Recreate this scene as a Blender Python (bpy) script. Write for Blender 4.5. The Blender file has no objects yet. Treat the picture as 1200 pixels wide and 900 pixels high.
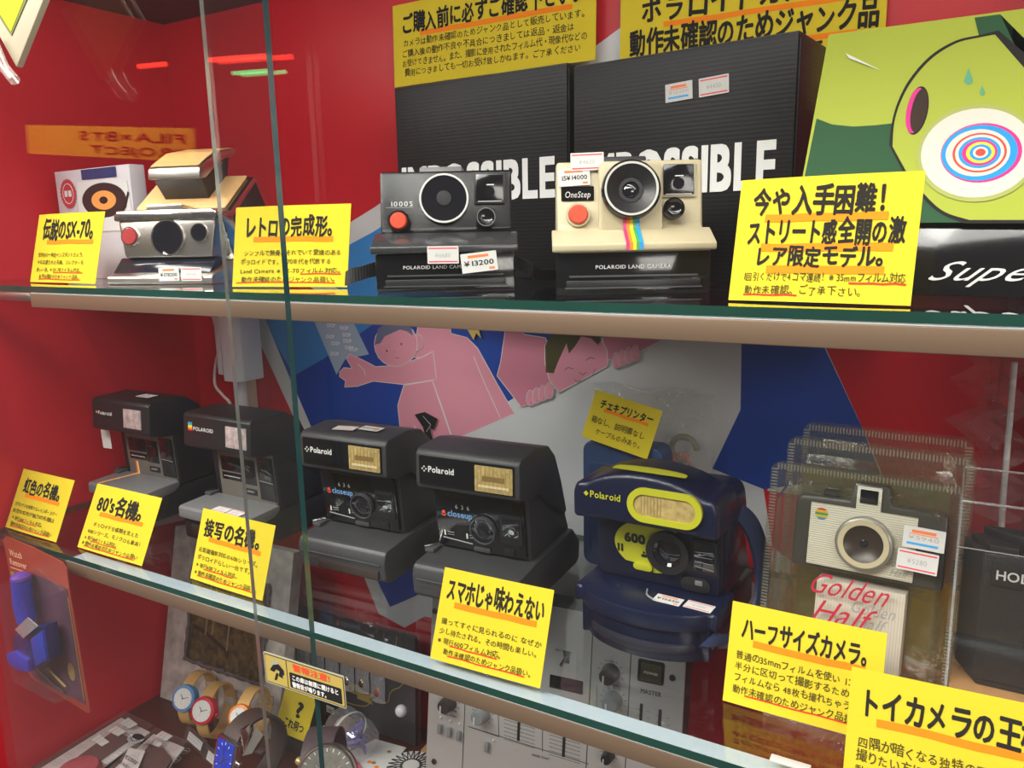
import bpy, bmesh, math, random
from mathutils import Vector, Matrix
C = bpy.context.scene.collection
SC = bpy.context.scene
R = math.radians
rnd = random.Random(7)

# ---------------------------------------------------------------- camera
# world: x to the right along the case, y into the case, z up; the eye is at (0, 0, EYE)
EYE = 1.40
FPX = 930.0
YAW, PITCH, ROLL = R(30.35), R(10.9), R(-1.22)
FW = Vector((-math.sin(YAW) * math.cos(PITCH), math.cos(YAW) * math.cos(PITCH), -math.sin(PITCH)))
_r = Vector((math.cos(YAW), math.sin(YAW), 0)); _u = _r.cross(FW)
RT = _r * math.cos(ROLL) + _u * math.sin(ROLL)
UPV = -_r * math.sin(ROLL) + _u * math.cos(ROLL)
cam_d = bpy.data.cameras.new('camera'); cam = bpy.data.objects.new('camera', cam_d); C.objects.link(cam)
cam_d.sensor_width = 36.0; cam_d.lens = FPX * 36.0 / 1200.0; cam_d.clip_start = 0.01; cam_d.clip_end = 60
cam.matrix_world = Matrix(((RT.x, UPV.x, -FW.x, 0), (RT.y, UPV.y, -FW.y, 0), (RT.z, UPV.z, -FW.z, EYE), (0, 0, 0, 1)))
SC.camera = cam

# ---------------------------------------------------------------- light
SC.view_settings.view_transform = 'Standard'; SC.view_settings.look = 'None'
SC.view_settings.gamma = 1.0; SC.view_settings.use_curve_mapping = False
SC.view_settings.exposure = 0.0
SC.cycles.transparent_max_bounces = 40
SC.cycles.max_bounces = 10
world = bpy.data.worlds.new('shop_air'); SC.world = world; world.use_nodes = True
world.node_tree.nodes['Background'].inputs[0].default_value = (1.0, 0.93, 0.88, 1)
world.node_tree.nodes['Background'].inputs[1].default_value = 0.12
def area(name, loc, target, sx, sy, watts, col):
    d = bpy.data.lights.new(name, 'AREA'); d.shape = 'RECTANGLE'; d.size = sx; d.size_y = sy; d.energy = watts; d.color = col
    o = bpy.data.objects.new(name, d); C.objects.link(o); o.location = loc
    o.rotation_euler = (Vector(target) - Vector(loc)).to_track_quat('-Z', 'Y').to_euler()
    return o
area('ceiling_lamp', (-0.9, -0.75, 2.75), (-0.4, 0.6, 1.2), 1.8, 0.5, 48, (1.0, 0.95, 0.88))
area('ceiling_lamp', (0.5, -0.55, 2.75), (-0.2, 0.6, 1.2), 1.6, 0.5, 32, (1.0, 0.95, 0.88))
area('ceiling_lamp', (-1.9, -1.5, 3.2), (-0.5, 0.6, 1.0), 2.0, 1.0, 135, (1.0, 0.95, 0.88))
area('ceiling_lamp', (3.0, -0.5, 3.0), (-0.6, 0.6, 1.0), 1.6, 1.0, 25, (1.0, 0.95, 0.88))  # unseen fill from the far right, added to brighten the left wall
area('low_fill_light', (1.5, -1.0, 1.75), (-0.6, 0.6, 0.95), 0.9, 0.5, 16, (1.0, 0.93, 0.85))  # unseen low frontal fill, added to lift the lower compartment and left wall
area('case_top_lamp', (-0.25, 0.44, 1.675), (-0.25, 0.70, 1.40), 1.3, 0.03, 2.3, (1.0, 0.95, 0.88))

# ---------------------------------------------------------------- materials
MATS = {}
def mat(name, col, rough=0.5, metal=0.0, noise=0.0, nscale=60.0, bump=0.0, bscale=200.0, spec=0.5, coat=0.0, emit=0.0, trans=0.0):
    if name in MATS: return MATS[name]
    m = bpy.data.materials.new(name); m.use_nodes = True; nt = m.node_tree; b = nt.nodes['Principled BSDF']
    col = tuple(col) + (1.0,)
    b.inputs['Base Color'].default_value = col; b.inputs['Roughness'].default_value = rough; b.inputs['Metallic'].default_value = metal
    b.inputs['Specular IOR Level'].default_value = spec; b.inputs['Coat Weight'].default_value = coat
    if emit: b.inputs['Emission Color'].default_value = col; b.inputs['Emission Strength'].default_value = emit
    tc = nt.nodes.new('ShaderNodeTexCoord')
    if noise:
        n = nt.nodes.new('ShaderNodeTexNoise'); n.inputs['Scale'].default_value = nscale; n.inputs['Detail'].default_value = 4
        nt.links.new(tc.outputs['Object'], n.inputs['Vector'])
        rmp = nt.nodes.new('ShaderNodeMapRange'); rmp.inputs['To Min'].default_value = 1 - noise; rmp.inputs['To Max'].default_value = 1 + noise
        nt.links.new(n.outputs['Fac'], rmp.inputs['Value'])
        mx = nt.nodes.new('ShaderNodeVectorMath'); mx.operation = 'SCALE'; mx.inputs[0].default_value = col[:3]
        nt.links.new(rmp.outputs['Result'], mx.inputs['Scale']); nt.links.new(mx.outputs['Vector'], b.inputs['Base Color'])
    if bump:
        n2 = nt.nodes.new('ShaderNodeTexNoise'); n2.inputs['Scale'].default_value = bscale; n2.inputs['Detail'].default_value = 3
        nt.links.new(tc.outputs['Object'], n2.inputs['Vector'])
        bp = nt.nodes.new('ShaderNodeBump'); bp.inputs['Strength'].default_value = bump; bp.inputs['Distance'].default_value = 0.001
        nt.links.new(n2.outputs['Fac'], bp.inputs['Height']); nt.links.new(bp.outputs['Normal'], b.inputs['Normal'])
    MATS[name] = m; return m
def clear(name, tint=(1, 1, 1), rough=0.0, f0=0.04, veil=0.0, veilcol=(1, 1, 1), bump=0.0, bscale=60.0, gain=1.0):
    """thin clear sheet: transparent, mirror-like by the angle it is met at, with a light veil of plastic"""
    if name in MATS: return MATS[name]
    m = bpy.data.materials.new(name); m.use_nodes = True; nt = m.node_tree; nt.nodes.clear()
    out = nt.nodes.new('ShaderNodeOutputMaterial')
    tr = nt.nodes.new('ShaderNodeBsdfTransparent'); tr.inputs[0].default_value = tuple(tint) + (1,)
    gl = nt.nodes.new('ShaderNodeBsdfAnisotropic'); gl.inputs['Color'].default_value = (1, 1, 1, 1); gl.inputs['Roughness'].default_value = rough
    lw = nt.nodes.new('ShaderNodeLayerWeight'); lw.inputs['Blend'].default_value = 0.5
    pw = nt.nodes.new('ShaderNodeMath'); pw.operation = 'POWER'; pw.inputs[1].default_value = 5.0
    ma = nt.nodes.new('ShaderNodeMath'); ma.operation = 'MULTIPLY_ADD'; ma.inputs[1].default_value = (1 - f0) * gain; ma.inputs[2].default_value = f0 * gain; ma.use_clamp = True
    nt.links.new(lw.outputs['Facing'], pw.inputs[0]); nt.links.new(pw.outputs[0], ma.inputs[0])
    mx = nt.nodes.new('ShaderNodeMixShader'); nt.links.new(ma.outputs[0], mx.inputs[0])
    base = tr
    if veil:
        df = nt.nodes.new('ShaderNodeBsdfDiffuse'); df.inputs[0].default_value = tuple(veilcol) + (1,)
        mv = nt.nodes.new('ShaderNodeMixShader'); mv.inputs[0].default_value = veil
        nt.links.new(tr.outputs[0], mv.inputs[1]); nt.links.new(df.outputs[0], mv.inputs[2]); base = mv
    nt.links.new(base.outputs[0], mx.inputs[1]); nt.links.new(gl.outputs[0], mx.inputs[2]); nt.links.new(mx.outputs[0], out.inputs[0])
    if bump:
        tc = nt.nodes.new('ShaderNodeTexCoord'); n2 = nt.nodes.new('ShaderNodeTexNoise'); n2.inputs['Scale'].default_value = bscale; n2.inputs['Detail'].default_value = 3
        nt.links.new(tc.outputs['Object'], n2.inputs['Vector'])
        bp = nt.nodes.new('ShaderNodeBump'); bp.inputs['Strength'].default_value = bump; bp.inputs['Distance'].default_value = 0.003
        nt.links.new(n2.outputs['Fac'], bp.inputs['Height'])
        for q in (gl, lw): nt.links.new(bp.outputs['Normal'], q.inputs['Normal'])
    MATS[name] = m; return m
def stripes(name, a, b, scale, axis='Z', rough=0.5, bump=0.0, spec=0.5):
    if name in MATS: return MATS[name]
    m = mat(name, a, rough, spec=spec); nt = m.node_tree; bs = nt.nodes['Principled BSDF']
    tc = nt.nodes.new('ShaderNodeTexCoord'); w = nt.nodes.new('ShaderNodeTexWave'); w.bands_direction = axis; w.inputs['Scale'].default_value = scale; w.inputs['Distortion'].default_value = 0.4
    w.inputs['Detail'].default_value = 1
    nt.links.new(tc.outputs['Object'], w.inputs['Vector'])
    cr = nt.nodes.new('ShaderNodeMix'); cr.data_type = 'RGBA'; cr.inputs[6].default_value = tuple(a) + (1,); cr.inputs[7].default_value = tuple(b) + (1,)
    nt.links.new(w.outputs['Fac'], cr.inputs[0]); nt.links.new(cr.outputs[2], bs.inputs['Base Color'])
    if bump:
        bp = nt.nodes.new('ShaderNodeBump'); bp.inputs['Strength'].default_value = bump; bp.inputs['Distance'].default_value = 0.001
        nt.links.new(w.outputs['Fac'], bp.inputs['Height']); nt.links.new(bp.outputs['Normal'], bs.inputs['Normal'])
    return m

# ---------------------------------------------------------------- mesh helpers
_glyph = {}
def glyph(ch):
    if ch not in _glyph:
        c = bpy.data.curves.new('glyph', 'FONT'); c.body = ch; c.size = 1; c.resolution_u = 3
        o = bpy.data.objects.new('glyph', c); C.objects.link(o)
        m = bpy.data.meshes.new_from_object(o.evaluated_get(bpy.context.evaluated_depsgraph_get()))
        vs = [(v.co.x, v.co.y) for v in m.vertices]; fs = [tuple(p.vertices) for p in m.polygons]
        bpy.data.objects.remove(o); bpy.data.curves.remove(c); bpy.data.meshes.remove(m)
        if ord(ch) > 0x2000 and ch not in '‘’': adv = 1.0
        elif vs: adv = max(v[0] for v in vs) + 0.07
        else: adv = 0.35
        _glyph[ch] = (vs, fs, adv)
    return _glyph[ch]
def frame(o, u=(1, 0, 0), v=(0, 0, 1)):
    """a plane to draw on: origin, right, up; its normal is right x up"""
    u = Vector(u).normalized(); v = Vector(v).normalized(); n = u.cross(v)
    return Matrix(((u.x, v.x, n.x, o[0]), (u.y, v.y, n.y, o[1]), (u.z, v.z, n.z, o[2]), (0, 0, 0, 1)))
class MB:
    def __init__(s): s.v = []; s.f = []; s.mi = []; s.mats = []
    def _m(s, m):
        if m not in s.mats: s.mats.append(m)
        return s.mats.index(m)
    def add(s, vs, fs, m, M=None):
        k = len(s.v); i = s._m(m)
        s.v += [tuple(M @ Vector(p)) if M is not None else tuple(p) for p in vs]
        for f in fs: s.f.append(tuple(k + a for a in f)); s.mi.append(i)
        return s
    def bm(s, bm, m, M=None):
        bm.verts.index_update()
        s.add([v.co.copy() for v in bm.verts], [[v.index for v in f.verts] for f in bm.faces], m, M); bm.free(); return s
    def box(s, c, d, m, bev=0.0, M=None, seg=2):
        bm = bmesh.new(); bmesh.ops.create_cube(bm, size=1)
        for v in bm.verts: v.co = Vector((v.co.x * d[0] + c[0], v.co.y * d[1] + c[1], v.co.z * d[2] + c[2]))
        if bev: bmesh.ops.bevel(bm, geom=list(bm.edges), offset=bev, segments=seg, affect='EDGES', profile=0.5)
        return s.bm(bm, m, M)
    def prism(s, pts, a, b, m, axis='x', bev=0.0, M=None, seg=2):
        """outline extruded: axis x -> pts are (y, z); y -> (x, z); z -> (x, y)"""
        put = {'x': lambda p, t: (t, p[0], p[1]), 'y': lambda p, t: (p[0], t, p[1]), 'z': lambda p, t: (p[0], p[1], t)}[axis]
        bm = bmesh.new(); A = [bm.verts.new(put(p, a)) for p in pts]; B = [bm.verts.new(put(p, b)) for p in pts]; n = len(pts)
        bm.faces.new(A); bm.faces.new(B[::-1])
        for i in range(n): bm.faces.new((A[i], B[i], B[(i + 1) % n], A[(i + 1) % n]))
        bmesh.ops.recalc_face_normals(bm, faces=list(bm.faces))
        if bev: bmesh.ops.bevel(bm, geom=list(bm.edges), offset=bev, segments=seg, affect='EDGES', profile=0.5, clamp_overlap=True)
        return s.bm(bm, m, M)
    def lathe(s, prof, o, ax, m, n=32, M=None):
        """prof: (radius, height along ax)"""
        ax = Vector(ax).normalized(); t = Vector((0, 0, 1)) if abs(ax.z) < .9 else Vector((1, 0, 0))
        u = ax.cross(t).normalized(); w = ax.cross(u); o = Vector(o); vs = []; fs = []; k = len(prof)
        for i in range(n):
            a = 2 * math.pi * i / n; d = u * math.cos(a) + w * math.sin(a)
            vs += [o + d * r + ax * h for r, h in prof]
        for i in range(n):
            j = (i + 1) % n
            for q in range(k - 1): fs.append((i * k + q, i * k + q + 1, j * k + q + 1, j * k + q))
        bm = bmesh.new(); V = [bm.verts.new(p) for p in vs]
        for f in fs:
            try: bm.faces.new([V[a] for a in f])
            except ValueError: pass
        bmesh.ops.remove_doubles(bm, verts=list(bm.verts), dist=1e-6); bmesh.ops.recalc_face_normals(bm, faces=list(bm.faces))
        return s.bm(bm, m, M)
    def ring(s, r0, r1, h, o, ax, m, n=36, M=None): return s.lathe([(r0, 0), (r0, h), (r1, h), (r1, 0), (r0, 0)], o, ax, m, n, M) if False else s._ring(r0, r1, h, o, ax, m, n, M)
    def _ring(s, r0, r1, h, o, ax, m, n, M):
        ax = Vector(ax).normalized(); t = Vector((0, 0, 1)) if abs(ax.z) < .9 else Vector((1, 0, 0))
        u = ax.cross(t).normalized(); w = ax.cross(u); o = Vector(o); vs = []; fs = []
        pr = [(r0, 0), (r0, h), (r1, h), (r1, 0)]
        for i in range(n):
            a = 2 * math.pi * i / n; d = u * math.cos(a) + w * math.sin(a)
            vs += [o + d * r + ax * q for r, q in pr]
        for i in range(n):
            j = (i + 1) % n
            for q in range(4): fs.append((i * 4 + q, i * 4 + (q + 1) % 4, j * 4 + (q + 1) % 4, j * 4 + q))
        return s.add(vs, fs, m, M)
    def tube(s, pts, r, m, n=8, M=None, cap=True):
        P = [Vector(p) for p in pts]; vs = []; fs = []
        up = None
        for i, p in enumerate(P):
            t = ((P[min(i + 1, len(P) - 1)] - P[max(i - 1, 0)])).normalized()
            if up is None: up = Vector((0, 0, 1)) if abs(t.z) < .9 else Vector((1, 0, 0))
            u = t.cross(up).normalized(); w = u.cross(t).normalized(); up = w
            rr = r[i] if isinstance(r, (list, tuple)) else r
            vs += [p + (u * math.cos(2 * math.pi * k / n) + w * math.sin(2 * math.pi * k / n)) * rr for k in range(n)]
        for i in range(len(P) - 1):
            for k in range(n): fs.append((i * n + k, i * n + (k + 1) % n, (i + 1) * n + (k + 1) % n, (i + 1) * n + k))
        if cap: fs.append(tuple(range(n))[::-1]); fs.append(tuple((len(P) - 1) * n + k for k in range(n)))
        return s.add(vs, fs, m, M)
    def strap(s, pts, wdir, w, th, m, M=None):
        """flat band along pts; wdir is the direction of its width"""
        P = [Vector(p) for p in pts]; W = Vector(wdir).normalized() * (w / 2); vs = []; fs = []
        for i, p in enumerate(P):
            t = (P[min(i + 1, len(P) - 1)] - P[max(i - 1, 0)]).normalized(); n = t.cross(W).normalized() * (th / 2)
            vs += [p - W - n, p + W - n, p + W + n, p - W + n]
        for i in range(len(P) - 1):
            for k in range(4): fs.append((i * 4 + k, i * 4 + (k + 1) % 4, (i + 1) * 4 + (k + 1) % 4, (i + 1) * 4 + k))
        fs.append((0, 1, 2, 3)); e = (len(P) - 1) * 4; fs.append((e + 3, e + 2, e + 1, e))
        return s.add(vs, fs, m, M)
    def poly(s, pts, m, M=None, z=0.0, th=0.0):
        n = len(pts); area2 = sum(pts[i][0] * pts[(i + 1) % n][1] - pts[(i + 1) % n][0] * pts[i][1] for i in range(n))
        if area2 < 0: pts = pts[::-1]
        if not th: return s.add([(p[0], p[1], z) for p in pts], [tuple(range(n))], m, M)
        vs = [(p[0], p[1], z) for p in pts] + [(p[0], p[1], z - th) for p in pts]
        fs = [tuple(range(n)), tuple(range(2 * n - 1, n - 1, -1))] + [(i, i + n, (i + 1) % n + n, (i + 1) % n) for i in range(n)]
        return s.add(vs, fs, m, M)
    def rect(s, x0, y0, x1, y1, m, M=None, z=0.0, r=0.0):
        return s.poly(rrect((x0 + x1) / 2, (y0 + y1) / 2, x1 - x0, y1 - y0, r), m, M, z)
    def disc(s, cx, cy, rx, ry, m, M=None, z=0.0, n=28): return s.poly([(cx + rx * math.cos(2 * math.pi * i / n), cy + ry * math.sin(2 * math.pi * i / n)) for i in range(n)], m, M, z)
    def stroke(s, pts, w, m, M=None, z=0.0, closed=False):
        if closed: pts = list(pts) + [pts[0]]
        for (a, b), (c, d) in zip(pts, pts[1:]):
            l = math.hypot(c - a, d - b) or 1e-9; nx, ny = -(d - b) / l * w / 2, (c - a) / l * w / 2; ex, ey = (c - a) / l * w * .3, (d - b) / l * w * .3
            s.add([(a + nx - ex, b + ny - ey, z), (a - nx - ex, b - ny - ey, z), (c - nx + ex, d - ny + ey, z), (c + nx + ex, d + ny + ey, z)], [(0, 1, 2, 3)], m, M)
        return s
    def text(s, t, x, y, size, m, M=None, z=0.0, bold=0.0, width=None, xs=1.0, jit=0.0, align='l', skew=0.0, track=0.0):
        adv = [glyph(c)[2] + track for c in t]; tot = sum(adv) * size * xs
        if width: xs *= width / tot; tot = width
        cx = x - (tot if align == 'r' else tot / 2 if align == 'c' else 0)
        offs = [(0, 0)] if not bold else [(bold * math.cos(k * math.pi / 3), bold * math.sin(k * math.pi / 3)) for k in range(6)] if bold < .04 else [(bold * sx, bold * .8 * sy) for sx in (-1, 0, 1) for sy in (-1, 0, 1)]
        for c, a in zip(t, adv):
            vs, fs, _a = glyph(c); sc = size * (1 + rnd.uniform(-jit, jit)); an = rnd.uniform(-jit, jit) * .7; dy = rnd.uniform(-jit, jit) * size * .5
            ca, sa = math.cos(an), math.sin(an)
            for q, (ox, oy) in enumerate(offs):
                s.add([(cx + sc * xs * ((p[0] + ox) * ca - (p[1] + oy) * sa + skew * p[1]), y + dy + sc * ((p[0] + ox) * sa + (p[1] + oy) * ca), z + q * 4e-6) for p in vs], fs, m, M)
            cx += a * size * xs
        return s
    def build(s, name, parent=None, angle=38, loc=None, rot=None):
        me = bpy.data.meshes.new(name); me.from_pydata(s.v, [], s.f)
        for m in s.mats: me.materials.append(m)
        me.polygons.foreach_set('material_index', s.mi)
        me.polygons.foreach_set('use_smooth', [True] * len(s.f)); me.set_sharp_from_angle(angle=R(angle)); me.update()
        o = bpy.data.objects.new(name, me); C.objects.link(o)
        if parent is not None: o.parent = parent
        if loc is not None: o.location = loc
        if rot is not None: o.rotation_euler = rot
        return o
def rrect(cx, cy, w, h, r=0.0, n=5):
    if r <= 0: return [(cx - w / 2, cy - h / 2), (cx + w / 2, cy - h / 2), (cx + w / 2, cy + h / 2), (cx - w / 2, cy + h / 2)]
    out = []
    for k, (sx, sy) in enumerate(((1, -1), (1, 1), (-1, 1), (-1, -1))):
        ox, oy = cx + sx * (w / 2 - r), cy + sy * (h / 2 - r)
        for i in range(n + 1):
            a = -math.pi / 2 + k * math.pi / 2 + i * math.pi / 2 / n; out.append((ox + r * math.cos(a), oy + r * math.sin(a)))
    return out
def arc(cx, cy, rx, ry, a0, a1, n=10): return [(cx + rx * math.cos(R(a0 + (a1 - a0) * i / n)), cy + ry * math.sin(R(a0 + (a1 - a0) * i / n))) for i in range(n + 1)]
def smooth_path(pts, n=8):
    P = [Vector(p) for p in pts]; out = []
    for i in range(len(P) - 1):
        a, b, c, d = P[max(i - 1, 0)], P[i], P[i + 1], P[min(i + 2, len(P) - 1)]
        for k in range(n):
            t = k / n; out.append(.5 * ((2 * b) + (c - a) * t + (2 * a - 5 * b + 4 * c - d) * t * t + (3 * b - a - 3 * c + d) * t ** 3))
    out.append(P[-1]); return out
def tag(o, label, cat, group=None):
    o['label'] = label; o['category'] = cat
    if group: o['group'] = group
    return o
def thing(name, label, cat, loc=(0, 0, 0), rot=(0, 0, 0), group=None):
    o = bpy.data.objects.new(name, None); C.objects.link(o); o.empty_display_size = 0.02; o.location = loc; o.rotation_euler = rot
    return tag(o, label, cat, group)
def struct(o): o['kind'] = 'structure'; return o
def sight(px, py):
    return FW + RT * ((px - 600) / FPX) + UPV * ((450 - py) / FPX)
def on_y(px, py, Y):                                   # the point of the upright plane y = Y seen at a pixel of the photograph
    r = sight(px, py); p = r * (Y / r.y); return Vector((p.x, p.y, p.z + EYE))
def on_z(px, py, Z):
    r = sight(px, py); p = r * ((Z - EYE) / r.z); return Vector((p.x, p.y, p.z + EYE))

# ---------------------------------------------------------------- palette
RED = mat('red_panel', (.56, .013, .024), .38, noise=.06, nscale=6, spec=.3)
RED2 = mat('red_board', (.42, .045, .018), .45, noise=.08, nscale=9)
DARKCEIL = mat('dark_grey_board', (.09, .075, .08), .6, noise=.1, nscale=20)
YEL = mat('yellow_paper', (.68, .53, .028), .75, noise=.03, nscale=40, spec=.1)
YEL2 = mat('yellow_paper_back', (.8, .66, .06), .7)
INK = mat('marker_ink', (.020, .018, .015), .75, spec=.1)
PEN = mat('pen_ink', (.075, .062, .012), .75, spec=.1)
ORANGE = mat('orange_marker', (.90, .24, .01), .75, spec=.1)
REDPEN = mat('red_pencil', (.70, .05, .02), .75, spec=.1)
WHITE = mat('white_print', (.62, .62, .61), .6, spec=.2)
PAPER = mat('white_paper', (.62, .61, .59), .7, spec=.2)
LABRED = mat('label_red_print', (.75, .05, .08), .6)
LABORG = mat('label_orange_print', (.85, .2, .05), .6)
GREYPR = mat('grey_print', (.35, .35, .36), .6)
BLACK = mat('black_plastic', (.012, .012, .013), .42, bump=.15, bscale=900)
BLACKG = mat('black_gloss', (.006, .006, .007), .12, coat=.3)
CHAR = mat('charcoal_plastic', (.035, .035, .038), .45, bump=.25, bscale=1200)
CHARL = mat('worn_charcoal_edge', (.055, .055, .06), .4)
GREYP = mat('grey_plastic', (.16, .16, .165), .42, bump=.15, bscale=900)
CHROME = mat('chrome', (.72, .70, .68), .16, 1.0)
STEEL = mat('brushed_steel', (.62, .58, .53), .32, 1.0, bump=.1, bscale=300)
ALU = mat('pale_aluminium', (.66, .72, .78), .4, .0, noise=.04)
CREAM = mat('cream_plastic', (.47, .405, .26), .4, bump=.06, bscale=800)
LENSG = mat('lens_glass', (.008, .008, .012), .04, coat=1.0)
FLASH = mat('flash_diffuser', (.62, .52, .36), .15, coat=.6, noise=.25, nscale=300)
FLASHW = mat('pale_flash_diffuser', (.42, .34, .33), .15, coat=.4, noise=.8, nscale=160)
REDBTN = mat('red_button', (.72, .07, .03), .35)
NAVY = mat('navy_plastic', (.005, .008, .029), .33, bump=.1, bscale=900)
NAVYD = mat('dark_navy_plastic', (.004, .006, .022), .28)
LIME = mat('lime_plastic', (.44, .44, .022), .4)
FLASHAMB = mat('amber_flash_diffuser', (.42, .31, .12), .12, coat=.6, noise=.6, nscale=260)
LEATHER = mat('tan_leather', (.72, .42, .17), .5, bump=.2, bscale=500)
def sticker(parent, M, w=.021, h=.0115, kind='red', txt='¥13200'):
    """price label stuck on its thing: white paper with printed rules and figures"""
    b = MB(); b.poly(rrect(w / 2, h / 2, w, h, .0006), PAPER, M, 3e-4, 3e-4)
    if kind == 'red':
        b.rect(.001, h * .84, w - .001, h * .91, LABRED, M, 3.6e-4); b.rect(.001, h * .08, w - .001, h * .15, LABRED, M, 3.6e-4)
        b.text(txt, w / 2, h * .36, h * .34, GREYPR, M, 3.6e-4, align='c', width=w * .5)
    elif kind == 'blue':
        b.rect(w * .2, h * .72, w * .78, h * .86, LABORG, M, 3.6e-4); b.rect(w * .14, h * .64, w * .84, h * .68, LABORG, M, 3.6e-4); b.text(txt, w / 2, h * .42, h * .25, GREYPR, M, 3.6e-4, align='c', width=w * .75)
        b.rect(w * .1, h * .16, w * .85, h * .27, mat('blue_marker', (.05, .35, .75), .6), M, 3.6e-4)
    else:
        b.rect(w * .2, h * .74, w * .78, h * .88, LABORG, M, 3.6e-4); b.text(txt, w / 2, h * .34, h * .36, INK, M, 3.6e-4, .02, align='c', width=w * .84)
        b.rect(w * .76, h * .08, w * .92, h * .2, LABORG, M, 3.6e-4)
    return b.build('price_sticker', parent)
# ================================================================ the case
YW = 0.755; XL = -0.974; XR = 0.60; ZU = 1.3557; ZL = 1.069; ZF = 0.755; ZC = 1.683; YS = 0.45
b = MB(); b.box((0, YW + .01, 1.2), (2.0, .02, 1.2), RED); struct(b.build('wall_back'))
b = MB(); b.box((XL - .01, .55, 1.2), (.02, .42, 1.2), RED); struct(b.build('wall_left'))
b = MB(); b.box((XR + .01, .55, 1.2), (.02, .42, 1.2), RED); struct(b.build('wall_right'))
b = MB(); b.box((-.19, .56, ZF - .01), (1.6, .44, .02), mat('red_brown_base', (.085, .022, .016), .35, noise=.1, nscale=12)); struct(b.build('floor'))
b = MB(); b.box((-.19, .56, ZC + .01), (1.6, .44, .02), DARKCEIL); struct(b.build('ceiling'))
# ridged rail along the top of the back wall
b = MB()
for k in range(4): b.box((.22, YW - .006 - .003 * (k % 2), ZC - .012 - .013 * k), (.68, .012 + .006 * (k % 2), .011), RED, .0015)
b.box((-.09, YW - .006, ZC - .03), (.07, .012, .06), mat('dark_brown_trim', (.06, .03, .03), .3), .002)
struct(b.build('trim_1'))

GLASS = clear('shelf_glass', (.925, .95, .955), 0.0, .045)
PANEG = clear('door_glass', (.955, .965, .965), 0.0, .042)
GEDGE = mat('green_glass_edge', (.008, .048, .036), .12, coat=.6, noise=.5, nscale=14)
TEDGE = mat('teal_glass_edge', (.016, .06, .064), .15, coat=.5, noise=.3, nscale=8)
PEDGE = mat('highlit_glass_edge', (.55, .55, .5), .08, .6)  # pale colour paints in the bright bevel highlight along this edge
RAIL = mat('tan_reflection_rail', (.20, .13, .085), .38, .25, noise=.06, nscale=3)  # aluminium rail; the brown it reflects is put into its base colour
def slab(name, x0, x1, y0, y1, z0, z1, face, edge, parent=None):
    """a glass sheet: clear on its two broad sides, coloured along its cut edges"""
    d = [x1 - x0, y1 - y0, z1 - z0]; thin = d.index(min(d))
    b = MB(); P = [Vector((x, y, z)) for x in (x0, x1) for y in (y0, y1) for z in (z0, z1)]
    F = {0: ((0, 1, 3, 2), (4, 6, 7, 5)), 1: ((0, 4, 5, 1), (2, 3, 7, 6)), 2: ((0, 2, 6, 4), (1, 5, 7, 3))}
    for ax in range(3):
        for f in F[ax]: b.add([P[i] for i in f], [(0, 1, 2, 3)], face if ax == thin else edge)
    return b.build(name, parent)
def glass_shelf(Z, label):
    t = thing('glass_shelf', label, 'shelf', (0, 0, Z), group=None)
    slab('glass_sheet', XL + .004, XR - .004, YS, YW - .004, -.006, 0, GLASS, GEDGE, t)
    b = MB(); b.box((-.115, YS + .012, -.0142), (1.42, .024, .0140), RAIL, .001); b.box((-.115, YS + .0122, -.0068), (1.42, .0230, .0008), ALU); b.build('front_rail', t)
    b = MB(); b.box((-.898, YS + .010, -.0112), (.142, .020, .0104), STEEL, .003); b.build('rail_end', t)
    for x in (-.862, .025):
        b = MB(); b.prism([(YS + .05, -.0065), (YW - .012, -.0065), (YW - .012, -.040), (YS + .06, -.012)], x - .002, x + .002, STEEL); b.build('bracket', t)
    return t
glass_shelf(ZU, 'upper glass shelf with tan metal front rail, holding the boxed and folding cameras')
glass_shelf(ZL, 'lower glass shelf with brown metal front rail, holding the row of dark cameras')
xa = on_y(341, 450, .385).x; xb = on_y(276.5, 450, .4075).x
struct(slab('door_1', XL + .01, xa, .385, .390, ZF - .02, 1.72, PANEG, TEDGE))
struct(slab('door_2', xb, XR, .405, .4085, ZF - .02, 1.72, PANEG, PEDGE))

# ---------------------------------------------------------------- poster on the back wall
BLUE = mat('poster_blue', (.012, .055, .33), .4, noise=.05, nscale=5); SKY = mat('poster_sky_blue', (.03, .22, .56), .4)
GREYW = mat('poster_white', (.62, .62, .63), .4, noise=.03, nscale=5); PINK = mat('poster_pink', (.72, .28, .36), .45); PINKD = mat('poster_dark_pink', (.6, .2, .28), .45)
OUTL = mat('poster_outline', (.78, .74, .75), .45); NOTE = mat('poster_pale_blue', (.33, .42, .55), .45); HAIRD = mat('poster_hair_grey', (.13, .14, .24), .45); HAIRO = mat('poster_hair_olive', (.07, .06, .015), .45)
LINE = mat('poster_line', (.12, .06, .08), .5)
YP = YW - .0015
MW = frame((0, YP, 0))
def W(*pts): return [(lambda p: (p.x, p.z))(on_y(a, c, YP)) for a, c in pts]
pst = MB(); px1 = 5.5e-4 
lay = [3e-4]
def pp(m, z, *pts): lay[0] += 6e-5; pst.poly(W(*pts), m, MW, lay[0])
def pl(m, z, w, *pts, closed=False): lay[0] += 6e-5; pst.stroke(W(*pts), w * px1, m, MW, lay[0], closed)
o0 = on_y(240, 100, YP); o1 = on_y(1165, 100, YP)
pst.poly([(-.80, ZF + .01), (.022, ZF + .01), (.022, ZC - .06), (-.80, ZC - .06)], RED, MW, 0, .0012)
pp(GREYW, 1, (285, 357), (413, 259), (439, 243), (705, 49), (760, 8), (905, 240), (890, 320), (420, 322), (330, 350))
pp(GREYW, 1, (285, 357), (297, 385), (341, 481), (430, 684), (444, 719), (520, 760), (900, 760), (930, 660), (905, 640), (866, 380), (700, 330), (330, 340))
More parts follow.
